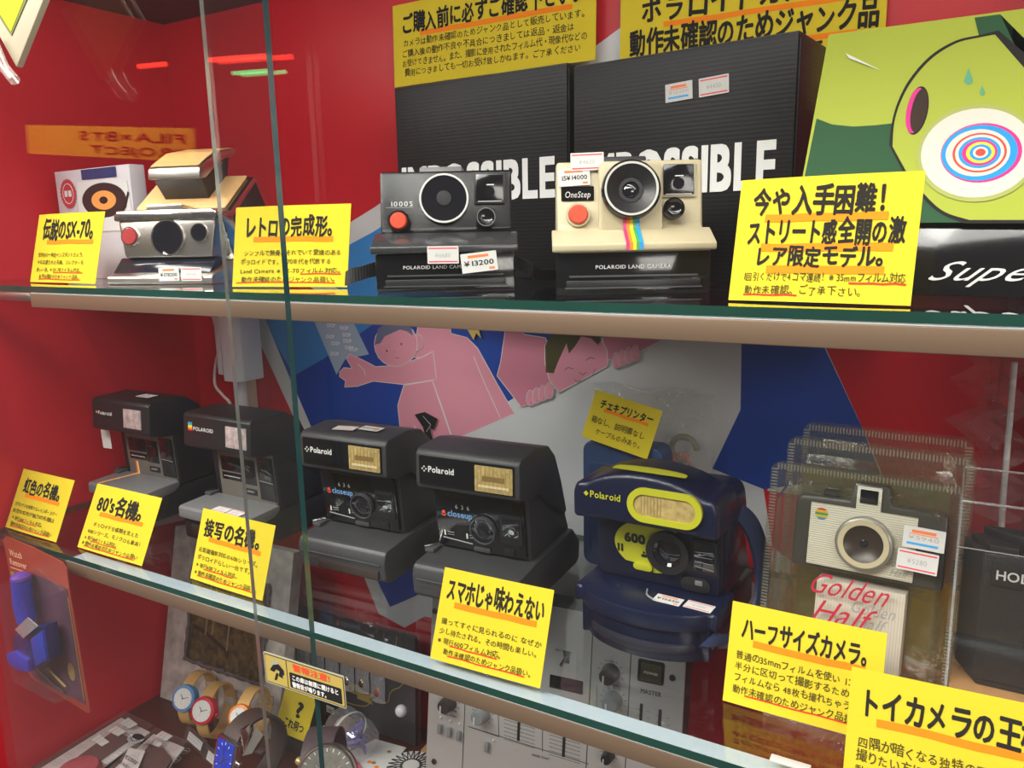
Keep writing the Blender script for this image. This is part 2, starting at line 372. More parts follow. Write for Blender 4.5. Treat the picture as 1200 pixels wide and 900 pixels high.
pp(GREYW, 1, (866, 398), (880, 300), (960, 300), (965, 402), (1012, 504), (1062, 620), (1100, 700), (1060, 700), (1012, 590), (900, 575))
pp(GREYW, 1, (866, 398), (895, 573), (900, 625), (830, 660), (800, 500))
pp(SKY, 2, (309, 368), (306, 350), (413, 285), (439, 271), (600, 165), (600, 330), (455, 372), (380, 430), (345, 455), (322, 400))
pp(BLUE, 2, (322, 400), (345, 440), (380, 420), (455, 368), (600, 330), (600, 165), (775, 45), (800, 330), (700, 400), (527, 517), (505, 640), (490, 697), (457.5, 711), (447, 690), (366, 502))
pp(BLUE, 2, (880, 300), (960, 300), (964, 402), (1012, 504), (1032, 556), (895, 573), (835, 549), (868, 480), (866, 397))
pp(GREYW, 3, (527, 517), (623, 473), (680, 447), (790, 393), (870, 355), (868, 480), (835, 549), (600, 640), (510, 600))
pp(RED, 3, (1003, 404), (1160, 420), (1160, 700), (1105, 700), (1052, 513))
pp(RED, 3, (905, 640), (862, 610), (850, 668), (900, 690)); pp(RED, 3, (475, 735), (498, 722), (560, 735), (560, 770), (470, 760))
# printed figures: a pale sheet, two pink shoulders and arms, two heads
pp(NOTE, 3, (369, 377), (413, 374), (433, 415), (405, 421), (395, 439))
for (x, y) in ((384, 383), (399, 386), (383, 396), (402, 394), (389, 404), (403, 401), (410, 411), (388, 416), (405, 409)):
    p = on_y(x, y, YP); pst.text('DOP', p.x, p.z, .0065, OUTL, MW, lay[0] + 1e-5, .03)
def figure(m, z, *pts): pl(OUTL, z, 3.2, *pts, closed=True); pp(m, z + .5, *pts)
figure(PINK, 4, (492, 376), (527, 378), (529, 391), (548, 396), (560, 408), (583, 450), (603, 484), (560, 503), (531, 515), (505, 446), (500, 420), (484, 418))
figure(PINK, 4, (474, 452), (507, 446), (530, 514), (514, 519), (472, 522), (467, 475))
figure(PINK, 5.5, (399, 436), (404, 431), (414, 432), (407, 420), (411, 415), (430, 424), (441, 430), (470, 428), (497, 418), (508, 412), (512, 444), (474, 450), (438, 446), (420, 452), (405, 453), (406, 446), (399, 441))
pl(OUTL, 7, 1.6, (556, 418), (570, 452), (587, 489)); pl(OUTL, 7, 1.6, (508, 447), (520, 480), (531, 513)); pl(OUTL, 7, 1.6, (420, 426), (428, 434), (429, 440))
pp(OUTL, 7, (486, 497), (497, 520), (491, 524))
def head(cx, cy, rx, ry, z): 
    pts = [(cx + rx * math.cos(a * math.pi / 10), cy + ry * math.sin(a * math.pi / 10)) for a in range(20)]; figure(PINK, z, *pts)
head(491, 401, 6, 9, 6); head(465, 403, 25, 26, 6.5)
pp(HAIRD, 8, (440, 404), (444, 385), (458, 376), (482, 377), (485, 393), (478, 388), (470, 386), (452, 394), (447, 402))
for x, y in ((454.5, 411), (471.5, 403)): p = on_y(x, y, YP); pst.disc(p.x, p.z, .0013, .0016, LINE, MW, lay[0] + 2e-5)
pl(LINE, 8, 1.0, (464, 419), (469, 419)); pl(LINE, 8, .9, (463, 411), (465, 413))
figure(PINKD, 4, (594, 384), (612, 384), (615, 392), (640, 396), (662, 447), (618, 474), (612, 476), (584, 440), (588, 425))
figure(PINKD, 4, (706, 388), (752, 384), (790, 391), (757, 408), (727, 422), (712, 420))
figure(PINK, 5.5, (640, 424), (640, 405), (652, 390), (700, 388), (712, 410), (713, 428), (680, 446), (656, 459), (645, 444))
pp(HAIRO, 8, (641, 436), (640, 405), (648, 390), (662, 384), (700, 386), (706, 398), (702, 404), (694, 396), (682, 394), (676, 404), (668, 414), (665, 402), (655, 424), (650, 437))
pl(LINE, 9, 1.3, (663, 433), (667, 430), (673, 432)); pl(LINE, 9, 1.3, (688, 422), (693, 418.5), (698, 420)); pl(LINE, 9, 1.2, (680, 436), (684, 439), (688, 436)); pl(LINE, 9, 1.2, (674, 444), (678, 447), (682, 445))
pl(LINE, 9, 1.0, (696, 438), (699, 432))
for (x0, y0, n) in ((623, 470, 4), (724, 426, 4)):
    for k in range(n):
        x, y = x0 + 7.4 * k, y0 - 2.9 * k
        figure(PINK, 9 + k * .3, *[(x + 4.6 * math.cos(a * math.pi / 8), y - 2 + (11 if math.sin(a * math.pi / 8) < 0 else 7) * math.sin(a * math.pi / 8)) for a in range(16)])
        q = on_y(x + .5, y + 2, YP); pst.disc(q.x, q.z, .0013, .0016, PINKD, MW, lay[0] + 1e-5)
pp(mat('poster_yellow', (.7, .5, .12), .45), 5, (548, 383), (562, 382), (566, 396), (560, 390), (557, 398), (553, 391))
pp(BLACK, 9, (488, 485), (500, 482), (515, 490), (510, 503), (505, 499), (508, 510), (512, 521), (507, 514), (503, 521), (498, 500))
pl(GREYW, 10, 1.2, (498, 487), (507, 497), (502, 505))
tag(pst.build('poster'), 'large red, white and blue printed poster with pink figures covering the back wall', 'poster')

# ---------------------------------------------------------------- wall uprights, lamp housing, cable
CREAMM = mat('cream_painted_steel', (.62, .58, .45), .4, .1); HOUS = mat('white_housing', (.68, .66, .68), .4)
def upright(x, label):
    t = thing('shelf_upright', label, 'shelf upright', (x, YW - .011, 0))
    b = MB(); b.prism([(-.011, .009), (-.011, -.009), (-.008, -.009), (-.008, .006), (.008, .006), (.008, -.009), (.011, -.009), (.011, .009)], ZF + .002, 1.447, CREAMM, 'z'); b.build('channel', t)
    b = MB()
    for k in range(5): b.box((0, .004, ZF + .05 + k * .14), (.003, .003, .1), BLACK)
    for k in (-1, 1): b.box((k * .004, .0045, 1.1), (.002, .002, .66), CREAMM)
    b.build('slot', t)
upright(-.862, 'cream slotted metal upright on the back wall behind the folding camera')
t = thing('lamp_housing', 'white plastic housing fixed to the upright under the upper glass shelf', 'lamp housing', (-.835, .715, 0))
q0 = on_y(266, 372, .70); q1 = on_y(303, 450, .70)
b = MB(); b.prism([(-.019, .02), (-.019, -.012), (-.010, -.02), (.014, -.02), (.021, -.013), (.021, .02)], q1.z, 1.347, HOUS, 'z', .0015); b.build('cover', t)
b = MB(); b.prism([(-.033, .022), (-.033, -.010), (-.021, -.012), (-.021, .022)], q1.z + .006, 1.347, HOUS, 'z', .001); b.build('side_plate', t)
b = MB(); b.lathe([(.007, q1.z), (.007, q1.z - .03), (.0085, q1.z - .03), (.0085, q1.z - .045), (.006, q1.z - .047), (.006, q1.z - .12)], (-.008, .006, 0), (0, 0, 1), HOUS, 16); b.build('pipe', t)
cab = MB(); cab.tube(smooth_path([on_y(*p) for p in ((248, 366, .745), (252, 380, .742), (258, 402, .74), (253, 425, .735), (252, 450, .73), (261, 463, .72), (270, 474, .715), (274, 500, .71), (276, 560, .71))]), .0021, mat('white_cable', (.7, .66, .64), .4))
tag(cab.build('power_cable'), 'thin white cable hanging down the red wall beside the lamp housing', 'cable')
# square red column with a grey clip and a white rod, at the right end
t = thing('red_column', 'square red painted column with a grey clip beside the right upright', 'column', (.075, YW - .03, 0))
b = MB(); b.box((0, 0, 1.22), (.055, .05, .92), mat('rose_painted_steel', (.45, .06, .08), .35), .003); b.build('shaft', t)
b = MB(); b.box((-.018, -.030, on_y(1191, 500, .70).z), (.022, .012, .026), GREYP, .002); b.build('clip', t)
b = MB(); b.tube([on_y(1189, 425, .70), on_y(1176, 580, .70), on_y(1172, 640, .70)], .0022, PAPER)
tag(b.build('white_rod'), 'thin white rod leaning against the red column', 'rod')
b = MB(); rr = random.Random(3)
fold = [on_y(1160 + 22 * math.sin(k * 2.1), 415 + k * 16, .69 + .012 * math.cos(k * 1.7)) for k in range(13)]
vs = []; n = len(fold)
for k, p in enumerate(fold):
    for j in range(5): vs.append((p.x - .018 + j * .010 + rr.uniform(-.002, .002), p.y + .010 * math.sin(j * 1.5 + k * .6) , p.z))
b.add(vs, [(k * 5 + j, k * 5 + j + 1, k * 5 + j + 6, k * 5 + j + 5) for k in range(n - 1) for j in range(4)], clear('crinkled_film', (.97, .97, .97), .06, .10, .05, bump=.6, bscale=120))
tag(b.build('plastic_film'), 'crumpled clear plastic film hanging by the white rod at the right wall', 'plastic film')
# ================================================================ upper shelf
def box_camera(t, body, ledge, shine, name_txt, ring, white=False):
    """fixed-lens instant camera: sloped upper body over a film door; front of the film door at y = 0, base z = 0"""
    b = MB()
    b.prism([(.004, .028), (.000, .0285), (-.004, .030), (-.004, .0345), (.019, .0435), (.024, .046), (.032, .0915), (.060, .0925), (.074, .085), (.090, .055), (.110, .045), (.112, .028)], -.0515, .0515, body, 'x', .0032); b.build('body', t)
    b = MB(); b.prism([(-.0042, .0290), (-.0060, .0300), (-.0060, .0345), (.019, .0446), (.020, .042)], -.0555, .0555, ledge, 'x', .0012); b.build('ledge', t)
    b = MB(); b.prism([(.000, .0015), (.002, 0), (.109, 0), (.112, .003), (.112, .029), (0, .029)], -.0530, .0530, BLACKG, 'x', .0025)
    b.box((0, -.0006, .0125), (.088, .002, .0012), CHARL); b.box((0, -.0004, .0072), (.092, .002, .005), BLACK, .0008); b.box((0, -.0008, .0045), (.094, .002, .0009), CHARL)
    b.build('film_door', t)
    F = frame((0, -.0011, 0)); b = MB(); b.text('POLAROID LAND CAMERA', 0 if white else -.006, .0175, .0036, PAPER, F, 0, .01, align='c', width=.052); b.build('lettering', t)
    fu = Vector((1, 0, 0)); fv = Vector((0, .008, .0455)).normalized(); fo = Vector((0, .024, .046)); FF = frame(fo, fu, fv); fn = fu.cross(fv)
    at = lambda x, z, d=0.0: fo + fu * x + fv * (z - .046) + fn * d
    lx, lz = (0.0, .0695) if white else (-.0012, .0705)
    if white:
        b = MB(); b.prism(rrect(0, .066, .044, .050, .004), 0, .007, body, 'z', .0015, frame(at(0, .046), fu, fv) @ Matrix.Translation((0, -.0465, 0))); b.build('lens_mount', t)
        b = MB(); b.lathe([(.0205, .004), (.0205, .013), (.0195, .0145), (.0185, .0145)], at(lx, lz), fn, BLACKG, 48); b.ring(.0172, .0187, .0150, at(lx, lz), fn, ring, 48)
        b.lathe([(.0172, .0145), (.012, .0110), (.0085, .0088), (.0085, .0095), (.006, .0095), (.0055, .0083), (0, .0080)], at(lx, lz), fn, BLACK, 48); b.build('lens_barrel', t)
        b = MB(); b.lathe([(.0056, .0084), (.004, .0098), (0, .0104)], at(lx, lz), fn, LENSG, 24); b.build('lens', t)
    else:
        b = MB(); b.ring(.0178, .0192, .0035, at(lx, lz), fn, ring, 48); b.build('lens_ring', t)
        b = MB(); b.lathe([(.0178, .0026), (.0, .0026)], at(lx, lz), fn, LENSG, 48); b.build('lens', t)
        b = MB(); b.lathe([(.006, .0028), (.0055, .0034), (0, .0036)], at(lx, lz), fn, BLACK, 24); b.build('lens_eye', t)
    wx, wz = (.0345, .0780)
    b = MB(); b.prism(rrect(wx, wz - .046, .0245, .0245, .001), .0002, .0016, body if white else BLACK, 'z', .0005, FF); b.prism(rrect(wx, wz - .046, .0215, .0215, .001), .0010, .0022, BLACKG, 'z', .0004, FF)
    b.rect(wx - .0025, wz - .046 + .002, wx + .0035, wz - .046 + .0028, WHITE, FF, .0023); b.disc(wx, wz - .049, .004, .0042, LENSG, FF, .0024); b.stroke([(wx - .009, wz - .0565), (wx + .009, wz - .0565)], .0008, GREYPR, FF, .0023); b.build('flash_window', t)
    cx, cz = (.0305, .0570) if white else (.0315, .0545)
    b = MB(); b.lathe([(.0075, 0), (.0075, .006), (.0062, .0072), (.0052, .006), (.004, .0052), (0, .005)], at(cx, cz), fn, BLACKG, 32)
    if not white: b.ring(.0066, .0072, .0074, at(cx, cz), fn, GREYP, 32)
    b.build('light_sensor', t)
    bx, bz = (-.0365, .0545) if white else (-.0370, .0535)
    b = MB(); b.lathe([(.0088, 0), (.0085, .003), (.0070, .003)], at(bx, bz), fn, body, 32); b.lathe([(.0068, .001), (.0066, .0045), (.0058, .0056), (0, .0058)], at(bx, bz), fn, REDBTN, 32); b.build('shutter_button', t)
    b = MB(); b.prism([(.036, .0915), (.040, .0955), (.062, .0955), (.070, .088)], -.021, .013, CHAR if white else GREYP, 'x', .0012); b.build('viewfinder', t)
    if white:
        b = MB(); b.prism(rrect(-.0367, .0697 - .046, .0232, .0102, .0008), 0, .0006, BLACKG, 'z', 0, FF); np_ = b.build('name_plate', t); b = MB(); b.text('OneStep', -.0367, .0670 - .046, .0062, PAPER, FF, .00075, 0, align='c', width=.0185, skew=.18); b.build('lettering', np_)
        b = MB(); cols = [(.62, .03, .16), (.8, .22, .02), (.85, .62, .02), (.06, .32, .10), (.01, .28, .62)]
        prof = [at(0, .0545, .0076), at(0, .0480, .0076), Vector((0, .0150, .0435)), Vector((0, -.0061, .0347)), Vector((0, -.0064, .0298))]
        for k, c in enumerate(cols):
            x0 = -.0055 + k * .0023; m = mat('rainbow_%d' % k, c, .45)
            for p, q in zip(prof, prof[1:]):
                p2 = p + Vector((0, -.0004, .0004)); q2 = q + Vector((0, -.0004, .0004)); b.add([(x0, p2.y, p2.z), (x0 + .00235, p2.y, p2.z), (x0 + .00235, q2.y, q2.z), (x0, q2.y, q2.z)], [(0, 1, 2, 3)], m)
        b.build('rainbow_stripe', t)
    else:
        b = MB(); b.text(name_txt, -.0515 + .0075, .0655 - .046, .0052, PAPER, FF, .0003, .008, width=.0190, track=.08); b.stroke([(-.047, .0185), (-.026, .0185)], .0003, GREYPR, FF, .0003); b.build('lettering', t)
    return at, fu, fv, fn
# white camera, turned towards the eye
t = thing('instant_camera', 'cream camera with rainbow stripe and orange button on upper shelf', 'camera', (-.205, .5185, ZU), (0, 0, R(28)))
at, fu, fv, fn = box_camera(t, CREAM, CREAM, CREAM, '', mat('pale_ring', (.5, .5, .46), .4), True)
sticker(t, frame(at(-.0415, .0855, .0020), fu + fv * .02, fv), .0235, .0125, 'red', '¥4620'); sticker(t, frame(at(-.0500, .0745, .0016), fu + fv * .05, fv - fu * .05), .0225, .0125, 'or', '15¥14000')
# black camera
t = thing('instant_camera', 'black camera marked 1000S with red button, left of the cream camera', 'camera', (-.3500, .5010, ZU), (0, 0, R(30)))
SHINE = mat('dark_ledge', (.035, .035, .037), .25, coat=.2)
at, fu, fv, fn = box_camera(t, mat('black_satin', (.007, .007, .008), .22, spec=.35), SHINE, BLACKG, '1000S', mat('silver_ring', (.72, .72, .68), .3, .3), False)
sticker(t, frame((-.0125, -.0062, .0215), (1, 0, -.01), (0, 0, 1)), .0235, .013, 'red', '¥6680'); sticker(t, frame((.0135, -.0062, .0135), (1, 0, .10), (-.1, 0, 1)), .0270, .0145, 'or', '¥13200')
WEB = stripes('black_webbing', (.012, .012, .013), (.03, .03, .032), 160, 'X', .6, .3)
b = MB(); b.strap(smooth_path([(-.056, .03, .018), (-.075, .012, .012), (-.082, .030, .010), (-.080, .055, .012), (-.06, .07, .015)]), (.1, .1, 1), .011, .0012, WEB); b.build('neck_strap', t)
b = MB(); b.strap(smooth_path([(.054, .035, .020), (.066, .03, .014), (.072, .04, .009), (.090, .065, .009), (.098, .085, .02), (.09, .095, .030)]), (.15, -.3, 1), .010, .0012, WEB); b.build('neck_strap', t)

# folding camera
t = thing('folding_camera', 'chrome and tan leather folding camera standing open at the left of the upper shelf', 'camera', (-.6960, .5080, ZU), (0, 0, R(20))); t.scale = (1.09, 1.09, 1.09)
b = MB(); b.prism([(-.004, 0), (.004, -.0), (.150, 0), (.150, .016), (.034, .019), (.004, .010), (-.004, .0075)], -.053, .053, STEEL, 'x', .0022); b.build('base', t)
b = MB(); b.prism([(.003, .0098), (.032, .0188), (.034, .0235), (.018, .0235)], -.0505, .047, mat('blue_black_door', (.012, .013, .022), .15, coat=.5), 'x', .0008); b.text('POLAROID', -.002, .0135, .004, GREYPR, frame((0, .0045, 0), (1, 0, 0), (0, .45, .9)), .002, 0, align='c', width=.034); b.build('film_door', t)
# front standard leans forward
fo = Vector((0, .026, .022)); fu = Vector((1, 0, 0)); fv = Vector((0, .12, 1)).normalized(); fn = fu.cross(fv); FF = frame(fo, fu, fv)
at = lambda x, z, d=0.0: fo + fu * x + fv * z + fn * d
b = MB(); b.prism([(-.043, 0), (.045, 0), (.0485, .028), (.0485, .036), (-.0485, .036), (-.0485, .030)], -.012, .014, STEEL, 'z', .0025, FF); b.build('front_plate', t)
b = MB(); b.prism([(-.0515, .0335), (.0515, .0335), (.0515, .0405), (.046, .043), (-.048, .043), (-.0515, .039)], -.012, .0165, CHROME, 'z', .0015, FF)
b.prism(rrect(-.002, .0455, .036, .005, .001), -.010, .013, STEEL, 'z', .001, FF); b.disc(.034, .0375, .0065, .0018, BLACK, FF, .0168); b.disc(-.030, .0360, .0085, .0015, BLACK, FF, .0168); b.build('shutter_housing', t)
b = MB(); b.ring(.0152, .0166, .0022, at(.002, .0175, .0138), fn, CHROME, 40); b.lathe([(.0153, .0018), (.010, .0008), (.006, .0004), (0, .0003)], at(.002, .0175, .0140), fn, LENSG, 40); b.build('lens', t)
b = MB(); b.ring(.0076, .0087, .002, at(.0335, .0215, .0138), fn, CHROME, 28); b.lathe([(.0076, .0012), (0, .0004)], at(.0335, .0215, .0142), fn, LENSG, 28); b.build('light_sensor', t)
b = MB(); b.ring(.0078, .0088, .0016, at(-.0365, .0195, .0138), fn, CHROME, 28); b.lathe([(.0078, .0016), (.0070, .0028), (0, .0030)], at(-.0365, .0195, .0140), fn, mat('deep_red_button', (.35, .03, .03), .35), 28); b.build('shutter_button', t)
# sloping leather top and sides, rising to the back of the body
b = MB(); b.prism([(.022, .062), (.040, .0650), (.090, .0985), (.096, .0985), (.150, .020), (.150, .012), (.060, .018), (.040, .020)], -.0515, .0515, CHROME, 'x', .0018); b.build('body', t)
b = MB(); b.prism([(.052, .022), (.044, .060), (.092, .0935), (.143, .022)], -.0522, .0522, BLACK, 'x', .0005); b.build('bellows', t)
sv = Vector((0, .050, .0335)).normalized(); SL = frame((0, .040, .0652), (1, 0, 0), sv)
b = MB(); b.prism(rrect(0, .0300, .092, .0565, .002), .0012, .0024, LEATHER, 'z', .0004, SL); b.build('top_leather', t)
# raised viewfinder cap with its dark hood
cap = [(.034, .0945), (.036, .1045), (.046, .1100), (.066, .1200), (.104, .1270), (.106, .1220), (.072, .1120), (.046, .0955)]
hood = MB(); A = [(-.0225, .056, .0745), (.0225, .056, .0745), (.0225, .090, .096), (-.0225, .090, .096)]; B2 = [(-.0245, .040, .0960), (.0245, .040, .0960), (.0245, .094, .1180), (-.0245, .094, .1180)]
hood.add(A + B2, [(0, 1, 5, 4), (1, 2, 6, 5), (2, 3, 7, 6), (3, 0, 4, 7), (4, 5, 6, 7), (3, 2, 1, 0)], BLACK); hood.build('viewfinder_hood', t, 20)
b = MB(); b.prism(cap, -.0265, .0265, STEEL, 'x', .0016); b.build('viewfinder_cap', t)
b = MB(); lp = [(.0375, .1058), (.0460, .1106), (.0660, .1204), (.085, .1240), (.1025, .1273)]
for k in range(4): b.add([(-.0245, lp[k][0], lp[k][1] + .0006), (.0245, lp[k][0], lp[k][1] + .0006), (.0245, lp[k + 1][0], lp[k + 1][1] + .0006), (-.0245, lp[k + 1][0], lp[k + 1][1] + .0006)], [(0, 1, 2, 3)], LEATHER)
b.build('cap_leather', t)
sticker(t, frame((.0015, -.0052, .0030), (1, 0, .02), (0, .05, 1)), .0200, .0120, 'or', '¥178200'); sticker(t, frame((.0235, -.0052, .0032), (1, 0, -.01), (0, .05, 1)), .0200, .0120, 'red', '¥49500')

# turntable leaflet box behind the folding camera
t = thing('turntable_box', 'thin white box printed with a record player, behind the folding camera', 'box', (-.951, .566, ZU), (0, 0, R(-3)))
b = MB(); b.prism([(0, 0), (.152, 0), (.152, .124), (0, .124)], 0, .018, mat('pale_lilac_print', (.55, .52, .56), .45, noise=.15, nscale=20), 'y', .0008); b.build('box', t)
F = frame((0, -.0006, 0)); b = MB()
b.rect(.058, .1120, .128, .1230, mat('print_night_blue', (.02, .04, .14), .4, noise=.5, nscale=200), F, 0); b.poly([(.040, .054), (.152, .054), (.146, .108), (.048, .110)], WHITE, F, 1e-4)
b.disc(.098, .0880, .044, .0190, mat('record_black', (.025, .02, .02), .35), F, 2e-4, 40); b.disc(.098, .0880, .0245, .0105, mat('record_label', (.8, .32, .08), .5), F, 3e-4, 32); b.disc(.098, .0880, .0085, .0040, BLACK, F, 4e-4)
b.stroke([(.147, .094), (.139, .080), (.128, .072)], .0035, BLACK, F, 5e-4); b.poly([(.060, .060), (.066, .055), (.072, .058), (.066, .063)], BLACK, F, 5e-4)
STAR = [((.0175 if k % 2 else .0155) * math.cos(k * math.pi / 24) + .026, (.0175 if k % 2 else .0155) * math.sin(k * math.pi / 24) + .098) for k in range(48)]
b.poly(STAR, mat('seal_red', (.45, .04, .05), .5), F, 2e-4); b.ring(.0108, .0116, .0002, (0, 0, 0), (0, 0, 1), WHITE, 32, F @ Matrix.Translation((.026, .098, 2e-4))); b.rect(.0185, .0945, .0250, .1015, WHITE, F, 4e-4); b.rect(.0268, .0945, .0333, .1015, WHITE, F, 4e-4); b.build('printed_picture', t)

# black corrugated boxes
CARD = stripes('black_corrugated_card', (.008, .008, .009), (.013, .013, .014), 95, 'Z', .42, .06, .25)
def parcel(loc, rz, lean, w, h, d, label, base, tw, stk):
    t = thing('cardboard_box', label, 'box', loc, (-R(lean), 0, R(rz)), 'black boxes on the upper shelf')
    b = MB(); b.prism(rrect(w / 2, h / 2, w, h), 0, d, CARD, 'y', .0012); b.build('carton', t)
    b = MB(); b.prism([(-.0002, h - .001), (w, h - .001), (w, h + .001), (-.0002, h + .001)], .0015, d - .001, mat('black_card_flap', (.02, .02, .021), .45), 'y', .0006); b.box((w + .0008, d * .5, h * .5), (.0012, d * .96, h * .96), CARD, .0004); b.build('flap', t)
    F = frame((0, -.0006, 0)); b = MB(); b.text('IMPOSSIBLE', w - .0115, base, .0487, mat('bright_white_print', (.82, .82, .82), .6, spec=.2), F, 0, .040, width=tw, align='r'); b.build('lettering', t)
    for s in stk: sticker(t, frame((s[0], -.0008, s[1]), (1, 0, s[2]), (-s[2], 0, 1)), s[3], s[4], s[5], s[6])
    return t
parcel((-.5206, .6660, ZU + .0005), -2.5, .4, .1974, .1863, .075, 'black corrugated box lettered IMPOSSIBLE, the left one, behind the black 1000S camera', .0745, .181, [])
parcel((-.3159, .6545, ZU + .0005), -6.0, .4, .1917, .1817, .085, 'black corrugated box lettered IMPOSSIBLE with two price labels near its top, the right one', .0726, .1706, [(.0880, .1428, .05, .0232, .014, 'blue', '¥13200'), (.1166, .1439, .05, .0243, .014, 'red', '¥4450')])

# green printed carton at the right
GRL = mat('print_yellow_green', (.33, .38, .045), .6, spec=.15); GRM = mat('print_green', (.24, .30, .05), .6, spec=.15); GRD = mat('print_dark_green', (.02, .075, .03), .6, spec=.15)
t = thing('printed_carton', 'leaning green printed carton with a big coloured target, at the right of the upper shelf', 'box', (-.1135, .548, ZU))
lean = R(17); CU = Vector((1, .0, 0)); CV = Vector((0, math.sin(lean), math.cos(lean))); co = Vector((-.1135, .5600, ZU + .0455))
cn = CU.cross(CV)
def on_c(px, py):
    r = sight(px, py); k = (co - Vector((0, 0, EYE))).dot(cn) / r.dot(cn); p = Vector((0, 0, EYE)) + r * k - co; return (p.dot(CU), p.dot(CV))
CM = frame(co - Vector(t.location), CU, CV)
lo = on_c(930, 262); ro = (.175, lo[1]); up = on_c(971, 40)
b = MB(); b.prism([lo, (ro[0], lo[1]), (ro[0], up[1]), up], -.045, 0, GRL, 'z', .0008, CM); b.build('carton', t)
b = MB(); zl = 2e-4
def cp(m, *pts, z=[2e-4]):
    z[0] += 8e-5; b.poly([on_c(*p) for p in pts], m, CM, z[0])
def cc(m, cx, cy, rx, ry, rot=-8, n=40):
    ca, sa = math.cos(R(rot)), math.sin(R(rot)); cp(m, *[(cx + rx * math.cos(2 * math.pi * k / n) * ca - ry * math.sin(2 * math.pi * k / n) * sa, cy + rx * math.cos(2 * math.pi * k / n) * sa + ry * math.sin(2 * math.pi * k / n) * ca) for k in range(n)])
cp(GRD, (957, 139), (975, 146), (1000, 148.5), (1025, 147), (1060, 143), (1230, 135), (1230, 261), (932, 261))
cp(GRD, (1142, 21), (1172, 17), (1190, 55), (1215, 80), (1215, 60), (1148, 45))
def cv(*pts): return [(p.x, p.y) for p in smooth_path([(x, y, 0) for x, y in pts], 6)]
PBK = mat('print_black', (.012, .010, .010), .6, spec=.15)
cp(PBK, *cv((1042, 170), (1045, 145), (1052, 120), (1066, 93), (1090, 66), (1120, 48), (1150, 41), (1170, 36)), (1200, 62), (1240, 100), (1240, 262), *cv((1130, 262), (1105, 252), (1085, 236), (1060, 205)))
cp(GRL, *cv((1046, 172), (1048, 145), (1055, 121), (1069, 95), (1092, 69), (1121, 51), (1150, 44), (1166, 41)), (1200, 80), (1240, 110), (1240, 258), *cv((1136, 258), (1108, 249), (1088, 233), (1063, 203)))
def co_(m, cx, cy, rx, ry): cc(m, cx, cy, rx, ry, 12, 28)
co_(PBK, 1075, 130, 12.5, 29); co_(mat('print_magenta', (.62, .03, .22), .6, spec=.15), 1073, 130, 10.5, 27); co_(mat('print_brown_black', (.035, .018, .012), .6, spec=.15), 1077, 130, 9, 26)
for q_, s_ in (((1135, 91), 1.0), ((1151, 107), .6)): cp(mat('print_teal', (.10, .32, .20), .6, spec=.15), *cv((q_[0], q_[1] - 11 * s_), (q_[0] + 3 * s_, q_[1] - 2 * s_), (q_[0] + 5 * s_, q_[1] + 5 * s_), (q_[0], q_[1] + 9 * s_), (q_[0] - 5 * s_, q_[1] + 5 * s_), (q_[0] - 3 * s_, q_[1] - 2 * s_), (q_[0], q_[1] - 11 * s_))[:-1])
cp(WHITE, (991, 63), (995, 69), (1032, 83))
cc(mat('print_pale_green_rim', (.33, .36, .10), .6, spec=.15), 1146, 180, 72, 57); cc(mat('print_cream', (.60, .55, .48), .6, spec=.15), 1146, 180, 67, 52)
MAG = mat('print_magenta', (.62, .03, .22), .6, spec=.15); CYB = mat('print_blue', (.02, .26, .58), .6, spec=.15); CRM = mat('print_cream', (.60, .55, .48)); ORD = mat('print_red', (.70, .06, .05), .6, spec=.15); YLP = mat('print_yellow', (.78, .62, .04), .6, spec=.15)
for m, k, dx in ((MAG, 48, 4), (CYB, 45, 2), (CRM, 38, 0), (ORD, 32, 2), (CRM, 29, 2), (CYB, 25, 2), (MAG, 21, 2), (YLP, 17, 3), (CYB, 13, 3), (CRM, 9, 3), (ORD, 6, 3)): cc(m, 1146 + dx, 180, k, k * .72)
b.build('printed_picture', t)
b = MB(); h0 = co.z + CV.z * lo[1] - ZU; b.prism([(.004, 0), (.050, 0), (.050, h0 - .003), (.016, h0 - .001)], lo[0] - .006, .19, BLACKG, 'x', .001)
b.build('carton_base', t)
b = MB(); BF = frame((0, .0040, 0), (1, 0, 0), (0, .28, 1))
q = on_y(1082, 334, .552); b.text('Super S', q.x + .1135, .0095, .017, PAPER, BF, .0006, 0, width=.085, skew=.75); b.build('lettering', t)

